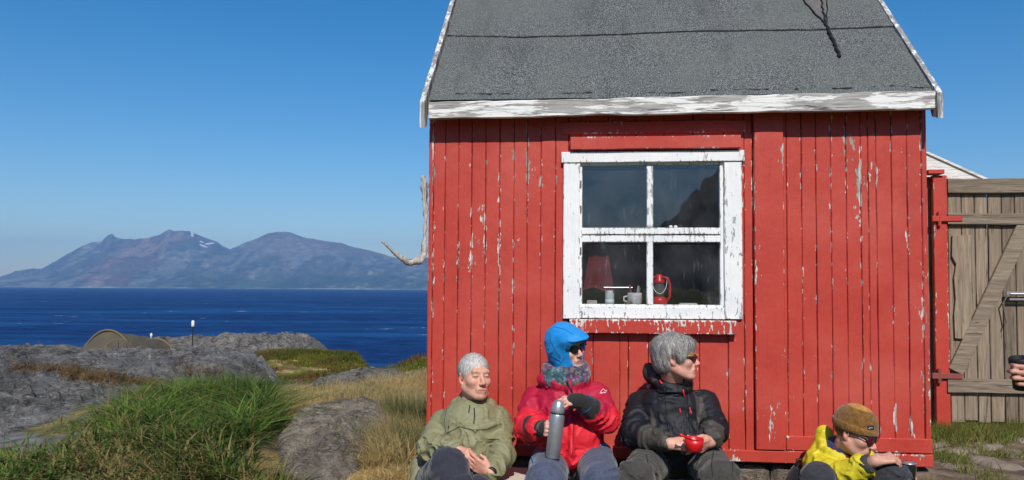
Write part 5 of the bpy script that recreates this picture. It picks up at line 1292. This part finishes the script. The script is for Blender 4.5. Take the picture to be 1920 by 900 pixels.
# ---- man in the olive anorak
def man_olive():
    root = person((-.22, 4.2, .12), 'grey haired man in olive anorak, hands clasped, at left end of the bench')
    hd = Head(P(890, 707, 4.24), rotm(27, -7, 3), 1.03, (.62, .325, .225), (.25, .2, .16))
    nk = P(886, 765, 4.27); sR, sL = P(830, 792, 4.30), P(934, 788, 4.28); eR, eL = P(807, 838, 4.14), P(940, 852, 4.10); wR, wL = P(858, 845, 3.95), P(920, 886, 3.92)
    hR, hL = P(815, 905, 4.22), P(905, 935, 4.25); kR, kL = P(842, 874, 3.78), P(895, 925, 3.80); aR, aL = P(900, 960, 3.45), P(880, 1090, 3.75); aR[2] = .35; aL[2] = .19
    hands = [dict(wrist=wR, fwd=(.80, -.10, -.50), back=(.1, -.85, .5), side=-1, curl=(22, 30, 15), spread=3, thumb=(25, 40, 0), sc=.95),
             dict(wrist=wL, fwd=(-.80, .02, .42), back=(0, -.9, -.3), side=1, curl=(20, 28, 20), spread=4, thumb=(30, 30, 0), sc=.97)]
    body_mesh(root, hd, nk, sR, sL, eR, eL, wR, wL, hR, hL, kR, kL, aR, aL, hands, arm_r=(.045, .036, .030, .026))
    OL = np.array([.215, .208, .110])
    def extra(f):
        c = nk+np.array([0, -.005, .004])
        ring(f, c, (1, 0, 0), (0, 1, 0), .098, .080, lambda a: .027+.007*math.sin(3*a), .006, 16, lambda a: .030*math.sin(a)+.008*math.cos(5*a)-.004)
        ring(f, c+np.array([0, -.01, .035]), (1, 0, 0), (0, 1, 0), .074, .062, .014, .004, 16, lambda a: .034*math.sin(a)-.002)
        f.cap(P(790, 872, 4.25), P(785, 905, 4.2), .055, .05, .03)
        # chest pocket flaps and front pouch
        f.cap(P(846, 792, 4.135), P(880, 799, 4.115), .009, .009, .016); f.cap(P(905, 801, 4.115), P(932, 794, 4.15), .009, .009, .016)
        pass
        f.cap(hd.w(0, .03, -.05), hd.w(0, .03, -.14), .050, .050, .0, True)
    jk = jacket(root, [(P(882, 798, 4.24), (.165, .125, .15)), (P(884, 842, 4.20), (.160, .145, .14)), (P(872, 895, 4.22), (.19, .15, .10))], sR, sL, eR, eL, wR+(eR-wR)*.16, wL+(eL-wL)*.12, lambda V: tint(V, OL), 'anorak', extra=extra, amp=.012, sd=4, sh_r=.060, rs=(.070, .064, .060, .044))
    bv = bvh_of(jk); dk = simple('dark olive seam', (.07, .07, .035), .8)  # darker olive for the seam lines
    seam('zip', bv, [(889, 765), (890, 780), (888, 796)], .0035, m_black, jk); seam('pouch_hem', bv, [(838, 812), (862, 800), (886, 806), (890, 806)], .003, dk, jk); seam('pouch_hem', bv, [(892, 806), (912, 805), (934, 796)], .003, dk, jk)
    seam('drawcord', bv, [(881, 760), (879, 775)], .003, m_black, jk, .003); seam('arm_seam', bv, [(838, 765), (833, 790), (836, 812)], .0022, dk, jk)
    f = SDF(*bounds([hd.w(0, 0, 0)], .15), .004); f.ell(hd.w(0, .019, .037), (.0820, .0995, .0925), hd.R); f.ell(hd.w(0, -.118, -.012), (.060, .060, .080), hd.R, .014, True)
    for a in (-1, 1): f.ell(hd.w(a*.082, .006, -.014), (.022, .022, .030), hd.R, .006, True); f.ell(hd.w(a*.072, -.068, -.035), (.028, .040, .055), hd.R, .008, True)
    f.ell(hd.w(0, .03, -.155), (.13, .14, .095), hd.R, .01, True)
    f.disp(lambda p: -.0012*(ridged(hd.L(p)*st3(60., 18., 22.)[None, :], 2, 4)-.6)*2-.0025*(fbm(p*55, 2, 6)-.5)*2*ss(-.02, -.07, hd.L(p)[:, 1]))
    hr = finish(f, 'hair', m_hair, root, lambda V: np.array([.46, .44, .415])*(.75+.45*fbm(hd.L(V)*np.array([120, 40, 60]), 2, 8))[:, None]*(1-.35*ss(.02, -.05, hd.L(V)[:, 2]))[:, None])
    strands(hr, hd, 7000, .022, .0013, lambda q: np.stack([q[:, 0]*5, -.35-q[:, 1]*2, -.5+0*q[:, 0]], 1), (.55, .53, .50), 3, .16)
    NV = np.array([.030, .032, .044])
    tr_ = trousers(root, hR, hL, kR, kL, aR, aL, NV, (.102, .090), (.090, .072), sd=6, amp=.008)
    bt = bvh_of(tr_); seam('pocket_seam', bt, [(790, 868), (805, 862), (830, 865), (838, 880)], .003, m_black, tr_); patch('fox_patch', bt, 809, 850, 815, 857, simple('orange leather patch', (.5, .2, .08), .6), tr_)
    boots(root, aR, aL)
    b = MB(); w1 = wL+(eL-wL)*.02; b.lathe(w1-(eL-wL)/np.linalg.norm(eL-wL)*.01, (eL-wL), [(.034, -.01), (.036, 0), (.034, .012)], 20); b.build('watch', m_black, root, True)
    q = P(870, 945, 4.25); rockmesh('sitting_stone', q[0], q[1], .10, .26, .2, .24, 0, m_boulder, 'grey stone that the man in the olive anorak sits on', 71, 5, .01, n=60, sink=.1, strat=.4)
man_olive()

# ---- woman with the flask
def woman_red():
    root = person((.32, 4.1, .12), 'woman in red shell jacket and bright blue hood opening a steel vacuum flask', 'person')
    hd = Head(P(1064, 653, 4.13), rotm(34, -2, -10), .93, (.66, .38, .29), female=True, squint=False, lipc=(.45, .12, .12))
    nk = P(1058, 705, 4.16); sR, sL = P(1004, 752, 4.20), P(1117, 743, 4.16); eR, eL = P(990, 800, 4.06), P(1133, 785, 4.02); 
    kap = P(1046, 770, 3.84); bot = P(1036, 858, 3.84); axb = (kap-bot)/np.linalg.norm(kap-bot); Bc = bot+axb*.14
    wR = Bc+np.array([-.058, .088, -.012]); wL = kap+axb*.02+np.array([.115, .045, .02])
    hR, hL = P(1034, 866, 4.14), P(1112, 864, 4.12); kR, kL = P(1024, 908, 3.70), P(1128, 906, 3.68); aR, aL = P(1020, 1090, 3.72), P(1135, 1090, 3.70); aR[2] = aL[2] = .19
    hands = [dict(wrist=wR, fwd=(.16, -.96, .12), back=(-.95, -.2, .1), side=-1, curl=(58, 55, 38), spread=3, thumb=(30, 30, 0), sc=.92),
             dict(wrist=wL, fwd=(-.90, -.30, .05), back=(.1, -.45, .9), side=1, curl=(35, 50, 30), spread=5, thumb=(30, 30, 0), sc=.92)]
    body_mesh(root, hd, nk, sR, sL, eR, eL, wR, wL, hR, hL, kR, kL, aR, aL, hands)
    A_, B_ = np.array([.62, .014, .028]), np.array([.40, .008, .038])
    def colr(V):
        C = tint(V, A_); z0 = P(1060, 762, 4.1)[2]; xs_ = V[:, 0]
        m = ss(z0-.005, z0+.005, V[:, 2]-.35*np.abs(xs_-nk[0])+.07); C = lay(C, m, B_)
        t, d = seg(V, sR, eR); C = lay(C, ((d < .1) & (t > .2) & (t < .62) & (xs_ < sR[0]+.05)).astype(float)*.9, B_); return C
    def extra(f):
        ring(f, nk+np.array([.0, -.01, -.02]), (1, 0, 0), (0, 1, 0), .110, .088, .026, .015, 16, lambda a: .018*math.sin(a)+.004)
        f.cap(P(1068, 720, 4.02), P(1072, 850, 3.93), .012, .012, .012)         # storm flap
        f.cap(P(1030, 848, 4.04), P(1072, 866, 3.97), .045, .035, .03); f.cap(P(1110, 846, 4.02), P(1072, 864, 3.97), .045, .035, .03)
    jk = jacket(root, [(P(1062, 765, 4.14), (.175, .130, .155)), (P(1068, 815, 4.10), (.175, .150, .13)), (P(1072, 862, 4.12), (.18, .15, .07))], sR, sL, eR, eL, wR+(eR-wR)*.40, wL+(eL-wL)*.46, colr, 'shell_jacket', extra=extra, amp=.009, sd=12, rs=(.076, .070, .066, .058), sh_r=.058)
    for w_, e_, fw_ in ((wR, eR, np.array([.16, -.96, .12])), (wL, eL, np.array([-.9, -.3, .05]))):
        ax = (e_-w_)/np.linalg.norm(e_-w_); f = SDF(*bounds([w_, w_+ax*.12], .11), .005); f.cap(w_+fw_*.042, w_-ax*.0, .037, .037, .01); f.cap(w_, w_+ax*.03, .036, .042, .01); f.cap(w_+ax*.035, w_+ax*.105, .048, .060, .008); f.disp(folds([(w_, e_)], .004, 30, 10, (), 5))
        finish(f, 'glove_cuff', m_cloth, root, lambda V: tint(V, (.022, .02, .02)))
        b = MB(); b.lathe(w_+ax*.030, ax, [(.0485, -.003), (.0500, 0), (.0485, .003)], 20); b.build('blue_piping', simple('blue piping', (.01, .25, .6), .6), root, True)
    bv = bvh_of(jk); wh = simple('white print', (.8, .8, .8), .6); dr = simple('dark red seam', (.2, .006, .015), .7)
    seam('zip', bv, [(1072, 735), (1075, 800), (1074, 856)], .003, dr, jk); seam('collar_gap', bv, [(1064, 716), (1072, 735), (1074, 745)], .006, m_black, jk)
    for l_ in ([(1126, 735), (1131, 729), (1136, 734), (1139, 731)], [(1124, 737.5), (1140, 735.5)], [(1126, 735.5), (1128, 738), (1130, 735)], [(1132, 735), (1134, 737), (1137, 734)]): seam('print', bv, l_, .0013, wh, jk, .001, 5)
    seam('pocket_zip', bv, [(1050, 742), (1046, 765)], .002, dr, jk); seam('hem_seam', bv, [(1085, 742), (1092, 760), (1098, 775)], .003, dr, jk)
    # hood: shell with a peak
    HB = np.array([.012, .24, .60])
    f = SDF(*bounds([hd.w(0, 0, 0), hd.w(0, 0, -.1)], .19), .0045); f.ell(hd.w(0, .022, .025), (.100, .118, .118), hd.R, .02); f.cap(hd.w(0, .02, -.04), hd.w(0, .01, -.105), .088, .082, .03)
    f.ell(hd.w(0, -.070, .055), (.080, .066, .045), hd.R, .03)
    f.ell(hd.w(0, -.112, -.018), (.058, .062, .074), hd.R, .010, True); f.cap(hd.w(0, -.1, -.07), hd.w(0, -.16, -.11), .040, .05, .01, True)
    f.ell(hd.w(0, -.112, .060), (.066, .038, .009), hd.R@np.array(Matrix.Rotation(rad(14), 3, 'X')), .012)
    f.disp(folds([(hd.w(0, .1, .1), hd.w(0, -.1, -.1))], .0045, 26, 12, (hd.w(-.08, .02, -.08),), 21))
    hood = finish(f, 'hood', m_shell, root, lambda V: tint(V, HB, .1)); bh = bvh_of(hood); db = simple('dark blue seam', (.006, .10, .28), .7)
    seam('hood_seam', bh, [(1030, 622), (1033, 640), (1042, 658), (1052, 672)], .0018, db, hood); seam('hood_seam', bh, [(1040, 613), (1058, 617), (1076, 628)], .0018, db, hood)
    seam('hood_seam', bh, [(1024, 660), (1036, 668), (1052, 678)], .0025, db, hood)
    f = SDF(*bounds([nk], .2), .005); cc = nk+np.array([.004, -.012, .028])
    ring(f, cc+ew*.012, (1, 0, .06), (0, 1, 0), .092, .085, .032, .01, 16, lambda a: .018*math.sin(a)); ring(f, cc-ew*.022, (1, 0, .1), (0, 1, 0), .100, .090, .030, .01, 16, lambda a: .026*math.sin(a))
    f.disp(folds([(cc-eu*.1, cc+eu*.1)], .008, 26, 10, (), 31)); 
    def sc(V):
        n1 = fbm(V*24, 3, 3); n2 = fbm(V*24+9, 3, 13); C = tint(V, (.045, .05, .09), .4); C = lay(C, ss(.5, .6, n1)*.9, (.13, .035, .10)); C = lay(C, ss(.53, .62, n2)*.9, (.04, .12, .14)); C = lay(C, ss(.5, .4, n2)*ss(.5, .4, n1), (.16, .11, .08)); return lay(C, ss(.6, .64, fbm(V*90, 2, 33))*.6, (.25, .27, .26))
    finish(f, 'scarf', m_knit, root, sc)
    glasses(root, hd, m_lens, m_black, size=1.15)
    GB = np.array([.062, .075, .118]); tr_ = trousers(root, hR, hL, kR, kL, aR, aL, GB, (.105, .094), (.098, .075), sd=9, amp=.009)
    bt = bvh_of(tr_); bl = simple('bright blue stitching', (.01, .3, .7), .6)
    seam('side_piping', bt, [(997, 856), (1001, 870), (1003, 884), (1003, 898)], .004, bl, tr_); seam('side_piping', bt, [(1118, 836), (1132, 833), (1146, 837)], .004, bl, tr_)
    boots(root, aR, aL)
    fl = empty('vacuum_flask', tuple(bot), 'tall brushed steel vacuum flask held in both hands of the woman in red', 'flask')
    b = MB(); b.lathe(bot, axb, [(.034, 0), (.0365, .004), (.0365, .205), (.034, .215), (.030, .222)], 32); b.build('body', m_steel, fl, True)
    b = MB(); b.lathe(bot, axb, [(.030, .218), (.0345, .222), (.034, .232), (.0335, .245), (.027, .268), (.022, .278), (.018, .281)], 32); b.build('cup_lid', m_steel, fl, True)
    b = MB(); b.lathe(bot, axb, [(.0362, .2165), (.0372, .218), (.0362, .2195)], 32); b.build('seal_ring', m_black, fl, True)
woman_red()

# ---- man in the black jacket
def man_black():
    root = person((.9, 4.1, .12), 'grey haired man in black jacket and sunglasses looking right with a red cup', 'person')
    hd = Head(P(1268, 671, 4.06), rotm(70, -4, 3), .97, (.62, .32, .235), (.3, .28, .26), squint=False)
    nk = P(1258, 722, 4.14); sR, sL = P(1201, 762, 4.20), P(1320, 757, 4.16); eR, eL = P(1188, 812, 4.05), P(1338, 805, 4.02); wR, wL = P(1256, 832, 3.84), P(1332, 828, 3.86)
    hR, hL = P(1226, 862, 4.12), P(1318, 860, 4.10); kR, kL = P(1192, 900, 3.68), P(1352, 898, 3.68); aR, aL = P(1195, 1090, 3.66), P(1355, 1090, 3.66); aR[2] = aL[2] = .19
    cup = P(1300, 846, 3.74)
    hands = [dict(wrist=wR, fwd=(.93, -.25, .05), back=(.0, -.75, .6), side=-1, curl=(48, 62, 40), spread=3, thumb=(15, 40, 0), sc=.95),
             dict(wrist=wL, fwd=(-.62, -.62, -.12), back=(.62, -.55, -.35), side=1, curl=(34, 42, 25), spread=4, thumb=(20, 30, 0), sc=.97)]
    body_mesh(root, hd, nk, sR, sL, eR, eL, wR, wL, hR, hL, kR, kL, aR, aL, hands)
    BK, OLV = np.array([.0065, .0068, .011]), np.array([.055, .049, .041])
    def colr(V):
        C = tint(V, BK, .2)
        for (s_, e_, w_) in ((sR, eR, wR), (sL, eL, wL)):
            t, d = seg(V, e_, w_); C = lay(C, ss(.30, .36, t)*(d < .075), OLV)
            t2, d2 = seg(V, s_, e_); mid = (nk+sR+sL)/3; inner = ((V-s_)@((mid-s_)*[1, 0, 0]/np.linalg.norm((mid-s_)*[1, 0, 0])))
            C = lay(C, (t2 > .12)*(t2 < .85)*(d2 < .12)*ss(.022, .030, inner)*ss(.075, .066, inner), OLV)
        hh = V-nk; C = lay(C, ss(.018, .03, hh[:, 2])*(hh[:, 1] > -.06), OLV); return C
    def extra(f):
        ring(f, nk+np.array([0, -.005, .0]), (1, 0, 0), (0, 1, 0), .088, .080, .026, .010, 16, lambda a: .036*math.sin(a)+.022-.012*math.cos(a))
        f.ell(nk+np.array([-.065, .05, .065]), (.075, .06, .070), k=.02)
        f.ell(nk+np.array([-.01, -.06, .005]), (.045, .035, .03), k=.02)
        f.cap(hd.w(0, .03, -.05), nk+ew*.02, .052, .055, 0, True)
    jk = jacket(root, [(P(1258, 775, 4.14), (.175, .135, .16)), (P(1264, 825, 4.10), (.170, .155, .13)), (P(1268, 868, 4.12), (.18, .15, .08))], sR, sL, eR, eL, wR+(eR-wR)*.14, wL+(eL-wL)*.14, colr, 'softshell_jacket', extra=extra, amp=.009, sd=17, rs=(.076, .070, .062, .046), sh_r=.060)
    bv = bvh_of(jk); rd = simple('red zip pull', (.65, .03, .03), .5); gy = simple('grey print', (.13, .13, .13), .7)
    seam('zip', bv, [(1281, 728), (1283, 775), (1282, 850)], .003, m_black, jk)
    for nm, a, c_ in (('zip_pull', (1280, 731), (1283, 747)), ('zip_pull', (1274, 766), (1276, 777)), ('zip_pull', (1292, 764), (1296, 780))): seam(nm, bv, [a, c_], .0045, rd, jk, .004, 6)
    seam('zip_pull', bv, [(1237, 714), (1243, 722)], .0055, rd, jk, .004, 6)
    for l_ in ([(1246, 728), (1250, 770), (1255, 812)], [(1289, 728), (1292, 775), (1294, 815)]): seam('drawcord', bv, l_, .0035, m_black, jk, .003)
    for l_ in ([(1300, 738), (1306, 733), (1309, 736), (1312, 734), (1315, 738)], [(1300, 739.5), (1315, 739)]): seam('print', bv, l_, .0011, gy, jk, .001, 5)
    f = SDF(*bounds([hd.w(0, 0, 0)], .17), .004); f.ell(hd.w(0, .028, .040), (.090, .108, .098), hd.R); f.ell(hd.w(0, .060, -.025), (.078, .065, .055), hd.R, .03)
    f.ell(hd.w(0, -.045, .070), (.076, .055, .040), hd.R, .03)
    for a in (-1, 1): f.ell(hd.w(a*.070, -.030, .030), (.020, .040, .035), hd.R, .02); f.ell(hd.w(a*.088, .004, -.014), (.020, .026, .032), hd.R, .008, True)
    f.ell(hd.w(0, -.112, -.035), (.085, .068, .072), hd.R, .008, True); f.ell(hd.w(0, -.03, -.12), (.12, .10, .085), hd.R, .01, True)
    f.disp(lambda p: -.005*(ridged(hd.L(p)*np.array([60., 60., 14.])+fbm(p*9, 2, 2)[:, None]*1.5, 2, 4)-.6)*2)
    hr = finish(f, 'hair', m_hair, root, lambda V: np.array([.26, .245, .23])*(.25+1.4*ridged(hd.L(V)*np.array([75, 75, 12])+fbm(V*9, 2, 2)[:, None]*1.5, 2, 8))[:, None])
    strands(hr, hd, 7000, .045, .0016, lambda q: np.stack([q[:, 0]*9, -.25*(q[:, 2] > .05)-(q[:, 1] < -.0)*.3, -.3-np.abs(q[:, 0])*9-np.abs(q[:, 1])*3], 1), (.34, .32, .30), 5, .07)
    glasses(root, hd, m_lensred, simple('amber frame', (.45, .25, .03), .4), size=1.05)
    OG = np.array([.052, .048, .040]); trousers(root, hR, hL, kR, kL, aR, aL, OG, (.100, .088), (.090, .078), sd=29, amp=.010); boots(root, aR, aL)
    bt = bvh_of(bpy.data.objects['trousers.002']) if 'trousers.002' in bpy.data.objects else None
    if bt:
        for l_ in ([(1176, 850), (1180, 870), (1178, 895)], [(1212, 852), (1216, 875), (1214, 897)], [(1338, 846), (1334, 870), (1337, 896)], [(1370, 850), (1374, 872), (1372, 896)]): seam('trouser_seam', bt, l_, .0022, m_black, bpy.data.objects['trousers.002'])
    c = empty('red_cup', tuple(cup), 'small round red plastic cup held by the man in the black jacket', 'cup')
    b = MB(); b.lathe(cup, (.06, -.1, 1), [(.012, -.002), (.030, 0), (.040, .012), (.0445, .035), (.0455, .062), (.0425, .062), (.041, .035), (.034, .012), (.01, .008)], 32); b.build('bowl', m_redpl, c, True)
    b = MB(); b.lathe(cup, (.06, -.1, 1), [(.0405, .045), (.001, .0455)], 24, False); b.build('drink', simple('black coffee', (.02, .012, .008), .1), c)
    s_ = P(1288, 822, 3.73); b = MB(); b.tube([s_-eu*.035+ew*.018, s_-eu*.02+ew*.012, cup+ew*.05+eu*.0], [.009, .006, .003], 10)
    tag(b.build('red_spoon', m_redpl, smooth=True), 'small red and grey spoon standing in the red cup', 'spoon')
man_black()

# ---- person in yellow sitting on the ground
def person_yellow():
    root = person((1.78, 4.05, .17), 'person in yellow jacket and brown knit hat sitting low by the red wall', 'person')
    hd = Head(P(1603, 812, 3.98), rotm(42, 15, 6), .98, (.56, .30, .215), (.1, .07, .05), squint=False)
    nk = P(1578, 858, 4.06); sR, sL = P(1538, 872, 4.08), P(1618, 872, 4.10); eR, eL = P(1562, 900, 3.86), P(1640, 905, 4.02); wR, wL = P(1641, 864, 3.70), P(1690, 894, 3.96)
    hR, hL = P(1555, 985, 4.15), P(1635, 985, 4.15); kR, kL = P(1534, 899, 3.72), P(1669, 895, 3.74); aR, aL = P(1530, 1085, 3.62), P(1680, 1085, 3.64); aR[2] = aL[2] = .22
    cup = P(1703, 900, 3.80)
    hands = [dict(wrist=wR, fwd=(.95, -.02, .16), back=(-.10, -.35, .92), side=-1, curl=(42, 40, 25), spread=4, thumb=(20, 30, 0), sc=.95),
             dict(wrist=wL, fwd=(.3, -.9, .2), back=(.8, .1, .5), side=1, curl=(50, 50, 30), spread=3, thumb=(20, 30, 0), sc=.9)]
    body_mesh(root, hd, nk, sR, sL, eR, eL, wR, wL, hR, hL, kR, kL, aR, aL, hands)
    YE = np.array([.60, .50, .022])
    def extra(f):
        f.cap(P(1545, 838, 4.14), P(1530, 862, 4.12), .045, .05, .03); f.cap(P(1545, 812, 4.13), P(1540, 845, 4.13), .040, .05, .02)
        ring(f, nk+np.array([.0, -.0, .035]), (1, 0, -.1), (0, 1, 0), .090, .080, .026, .010, 16, lambda a: .035*math.sin(a))
        f.cap(hd.w(0, .03, -.05), nk, .058, .055, 0, True); f.ell(hd.w(0, .02, .0), (.098, .112, .13), hd.R, 0, True)
    jk = jacket(root, [(P(1572, 895, 4.12), (.17, .135, .17)), (P(1580, 930, 4.10), (.175, .15, .15)), (P(1590, 965, 4.14), (.19, .15, .09))], sR, sL, eR, eL, wR+(eR-wR)*.30, wL+(eL-wL)*.3, lambda V: tint(V, YE, .08), 'yellow_jacket', extra=extra, amp=.009, sd=41, rs=(.080, .070, .066, .052), sh_r=.07, fr=28)
    ax = (eR-wR)/np.linalg.norm(eR-wR); b = MB(); b.lathe(wR, ax, [(.036, .022), (.042, .024), (.050, .075), (.044, .080)], 24); b.build('cuff', simple('dark grey cuff', (.035, .035, .036), .8), root, True)
    f = SDF(*bounds([nk], .2), .005); ring(f, nk+np.array([.01, -.02, .045]), (1, 0, -.15), (0, 1, 0), .068, .060, .024, .01, 16, lambda a: .03*math.sin(a)); f.disp(folds([(nk-eu*.1, nk+eu*.1)], .006, 26, 10, (), 51))
    finish(f, 'neck_gaiter', m_cloth, root, lambda V: lay(tint(V, (.02, .035, .10)), ss(.47, .5, fbm(V*12, 2, 61)), (.14, .015, .015)))
    BR = np.array([.24, .115, .025])
    f = SDF(*bounds([hd.w(0, 0, .05)], .18), .004); f.ell(hd.w(0, .012, .058), (.090, .108, .090), hd.R); f.ell(hd.w(0, .010, .035), (.0905, .108, .055), hd.R, .02)
    f.cut(hd.w(0, -.08, .020), hd.R@np.array([0, -.16, -.987])); f.ell(hd.w(0, .01, .0), (.088, .103, .06), hd.R, .0, True)
    def ribs(p):
        q = hd.L(p); a = np.arctan2(q[:, 0], -q[:, 1]); fold_ = ss(.052, .046, q[:, 2])*.003; return -.0012*np.sin(a*46)-fold_
    f.disp(ribs)
    hat = finish(f, 'knit_hat', m_knit, root, lambda V: lay(lay(tint(V, BR, .4), ss(.045, .055, hd.L(V)[:, 2])*.55, (.12, .06, .02)), ss(.128, .136, hd.L(V)[:, 2])*.9, (.42, .21, .04)))
    bv = bvh_of(hat); lb = patch('label', bv, 1626.5, 798.5, 1637.5, 805.5, m_black, hat, .003)
    bl = simple('label blue print', (.06, .25, .4), .6); wl = simple('label white print', (.6, .6, .6), .6)
    seam('label_print', bv, [(1628, 803.5), (1631, 801.5), (1633, 802.5), (1636, 801)], .0014, wl, hat, .0045, 4); seam('label_print', bv, [(1628, 804.2), (1636, 804)], .001, bl, hat, .0045, 4)
    f = SDF(*bounds([hd.w(0, 0, 0)], .15), .004); f.ell(hd.w(0, .020, .034), (.0795, .0965, .088), hd.R); f.ell(hd.w(0, -.085, -.01), (.12, .095, .15), hd.R, .004, True); f.ell(hd.w(0, .03, -.155), (.13, .14, .105), hd.R, .01, True); f.disp(lambda p: -.003*(ridged(hd.L(p)*np.array([60., 60., 14.]), 2, 4)-.6))
    finish(f, 'hair', m_hair, root, lambda V: tint(V, (.05, .032, .02), .4))
    glasses(root, hd, m_lensred, simple('dark glasses frame', (.03, .02, .02), .4), size=1.35)
    trousers(root, hR, hL, kR, kL, aR, aL, np.array([.034, .034, .040]), (.098, .080), (.078, .060), sd=37, amp=.009); boots(root, aR, aL)
    c = empty('dark_mug', tuple(cup-ew*.05), 'tall dark grey thermal mug beside the knee of the person in yellow', 'mug')
    b = MB(); b.lathe(cup-ew*.05, ew, [(.026, 0), (.030, .004), (.034, .13), (.0355, .135), (.0325, .137), (.030, .12), (.027, .02), (.001, .015)], 28); b.build('cup', simple('dark grey steel', (.05, .05, .055), .35, .5, Metallic=.6), c, True)
    b = MB(); b.lathe(cup-ew*.05, ew, [(.0362, .128), (.0368, .132), (.0362, .136)], 28); b.build('rim', m_steel, c, True)
person_yellow()
# dark rucksack on the ground behind the yellow jacket
q = P(1503, 945, 4.18); f = SDF(*bounds([q], .24), .008); f.ell(q+ew*.02, (.085, .09, .19), k=.02); f.ell(q+np.array([.0, -.06, -.06]), (.065, .05, .09), k=.02); f.disp(folds([(q-ew*.2, q+ew*.2)], .008, 14, 8, (), 5))
sack = finish(f, 'rucksack', m_cloth, None, lambda V: tint(V, (.012, .012, .014), .3)); tag(sack, 'black rucksack leaning on the red wall behind the yellow jacket', 'rucksack')
b = MB(); b.tube([q+np.array([-.03, .0, .19]), q+np.array([-.02, .0, .235]), q+np.array([.02, .0, .235]), q+np.array([.03, 0, .19])], .008, 8); b.build('grab_handle', m_black, sack, True)

# ---- the person at the right edge of whom the photograph shows one hand
def person_edge():
    root = person((2.55, 2.75, .1), 'person mostly outside the right edge, one hand holding a small black cup', 'person')
    hd = Head(np.array([2.50, 2.86, 1.24]), rotm(-85, 5, 0), 1.0, (.5, .26, .18), (.1, .07, .05))
    nk = np.array([2.54, 2.86, 1.09]); sR, sL = np.array([2.56, 3.03, 1.0]), np.array([2.52, 2.68, 1.0]); eR = np.array([2.44, 3.05, .78]); eL = np.array([2.34, 2.60, .80])
    wL = P(1972, 708, 2.63); wR = np.array([2.22, 2.92, .72]); hR, hL = np.array([2.62, 2.97, .5]), np.array([2.62, 2.76, .5]); kR, kL = np.array([2.22, 3.0, .55]), np.array([2.22, 2.74, .55]); aR, aL = np.array([2.18, 3.0, .17]), np.array([2.18, 2.74, .17])
    hands = [dict(wrist=wL, fwd=(-.97, -.10, .06), back=(-.15, -.97, .0), side=1, curl=(22, 88, 60), spread=3, thumb=(25, 30, 0), sc=.98, thumb_in=1.0), dict(wrist=wR, fwd=(-.9, -.2, 0), back=(0, 0, 1), side=-1, curl=(20, 30, 20), spread=5, thumb=(20, 30, 0), sc=.95)]
    body_mesh(root, hd, nk, sR, sL, eR, eL, wR, wL, hR, hL, kR, kL, aR, aL, hands, h=.0055)
    jacket(root, [(nk-ew*.17, (.17, .12, .16)), (nk-ew*.32, (.17, .13, .14)), (nk-ew*.48, (.18, .14, .10))], sR, sL, eR, eL, wR+(eR-wR)*.25, wL+(eL-wL)*.2, lambda V: tint(V, (.03, .04, .06)), h=.009, sd=61)
    trousers(root, hR, hL, kR, kL, aR, aL, np.array([.03, .03, .03]), h=.010); boots(root, aR, aL)
    f = SDF(*bounds([hd.w(0, 0, 0)], .15), .006); f.ell(hd.w(0, .022, .040), (.084, .100, .092), hd.R); f.ell(hd.w(0, -.108, -.016), (.068, .062, .084), hd.R, .006, True); f.ell(hd.w(0, .0, -.155), (.13, .15, .12), hd.R, .01, True)
    finish(f, 'hair', m_hair, root, lambda V: tint(V, (.08, .05, .03), .4))
    c = P(1916, 700, 2.70); b = MB(); b.lathe(c-ew*.055, (-.12, -.12, 1), [(.024, 0), (.028, .004), (.031, .085), (.036, .092), (.036, .108), (.032, .114), (.03, .110), (.026, .02), (.001, .018)], 28)
    tag(b.build('black_cup', m_black, smooth=True), 'small black cup held in the hand at the right edge', 'cup')
    rockmesh('sitting_stone', 2.58, 2.88, .06, .38, .3, .36, 0, m_boulder, 'stone under the person outside the right edge', 83, 5, .01, n=50, sink=.1, strat=.4)
person_edge()
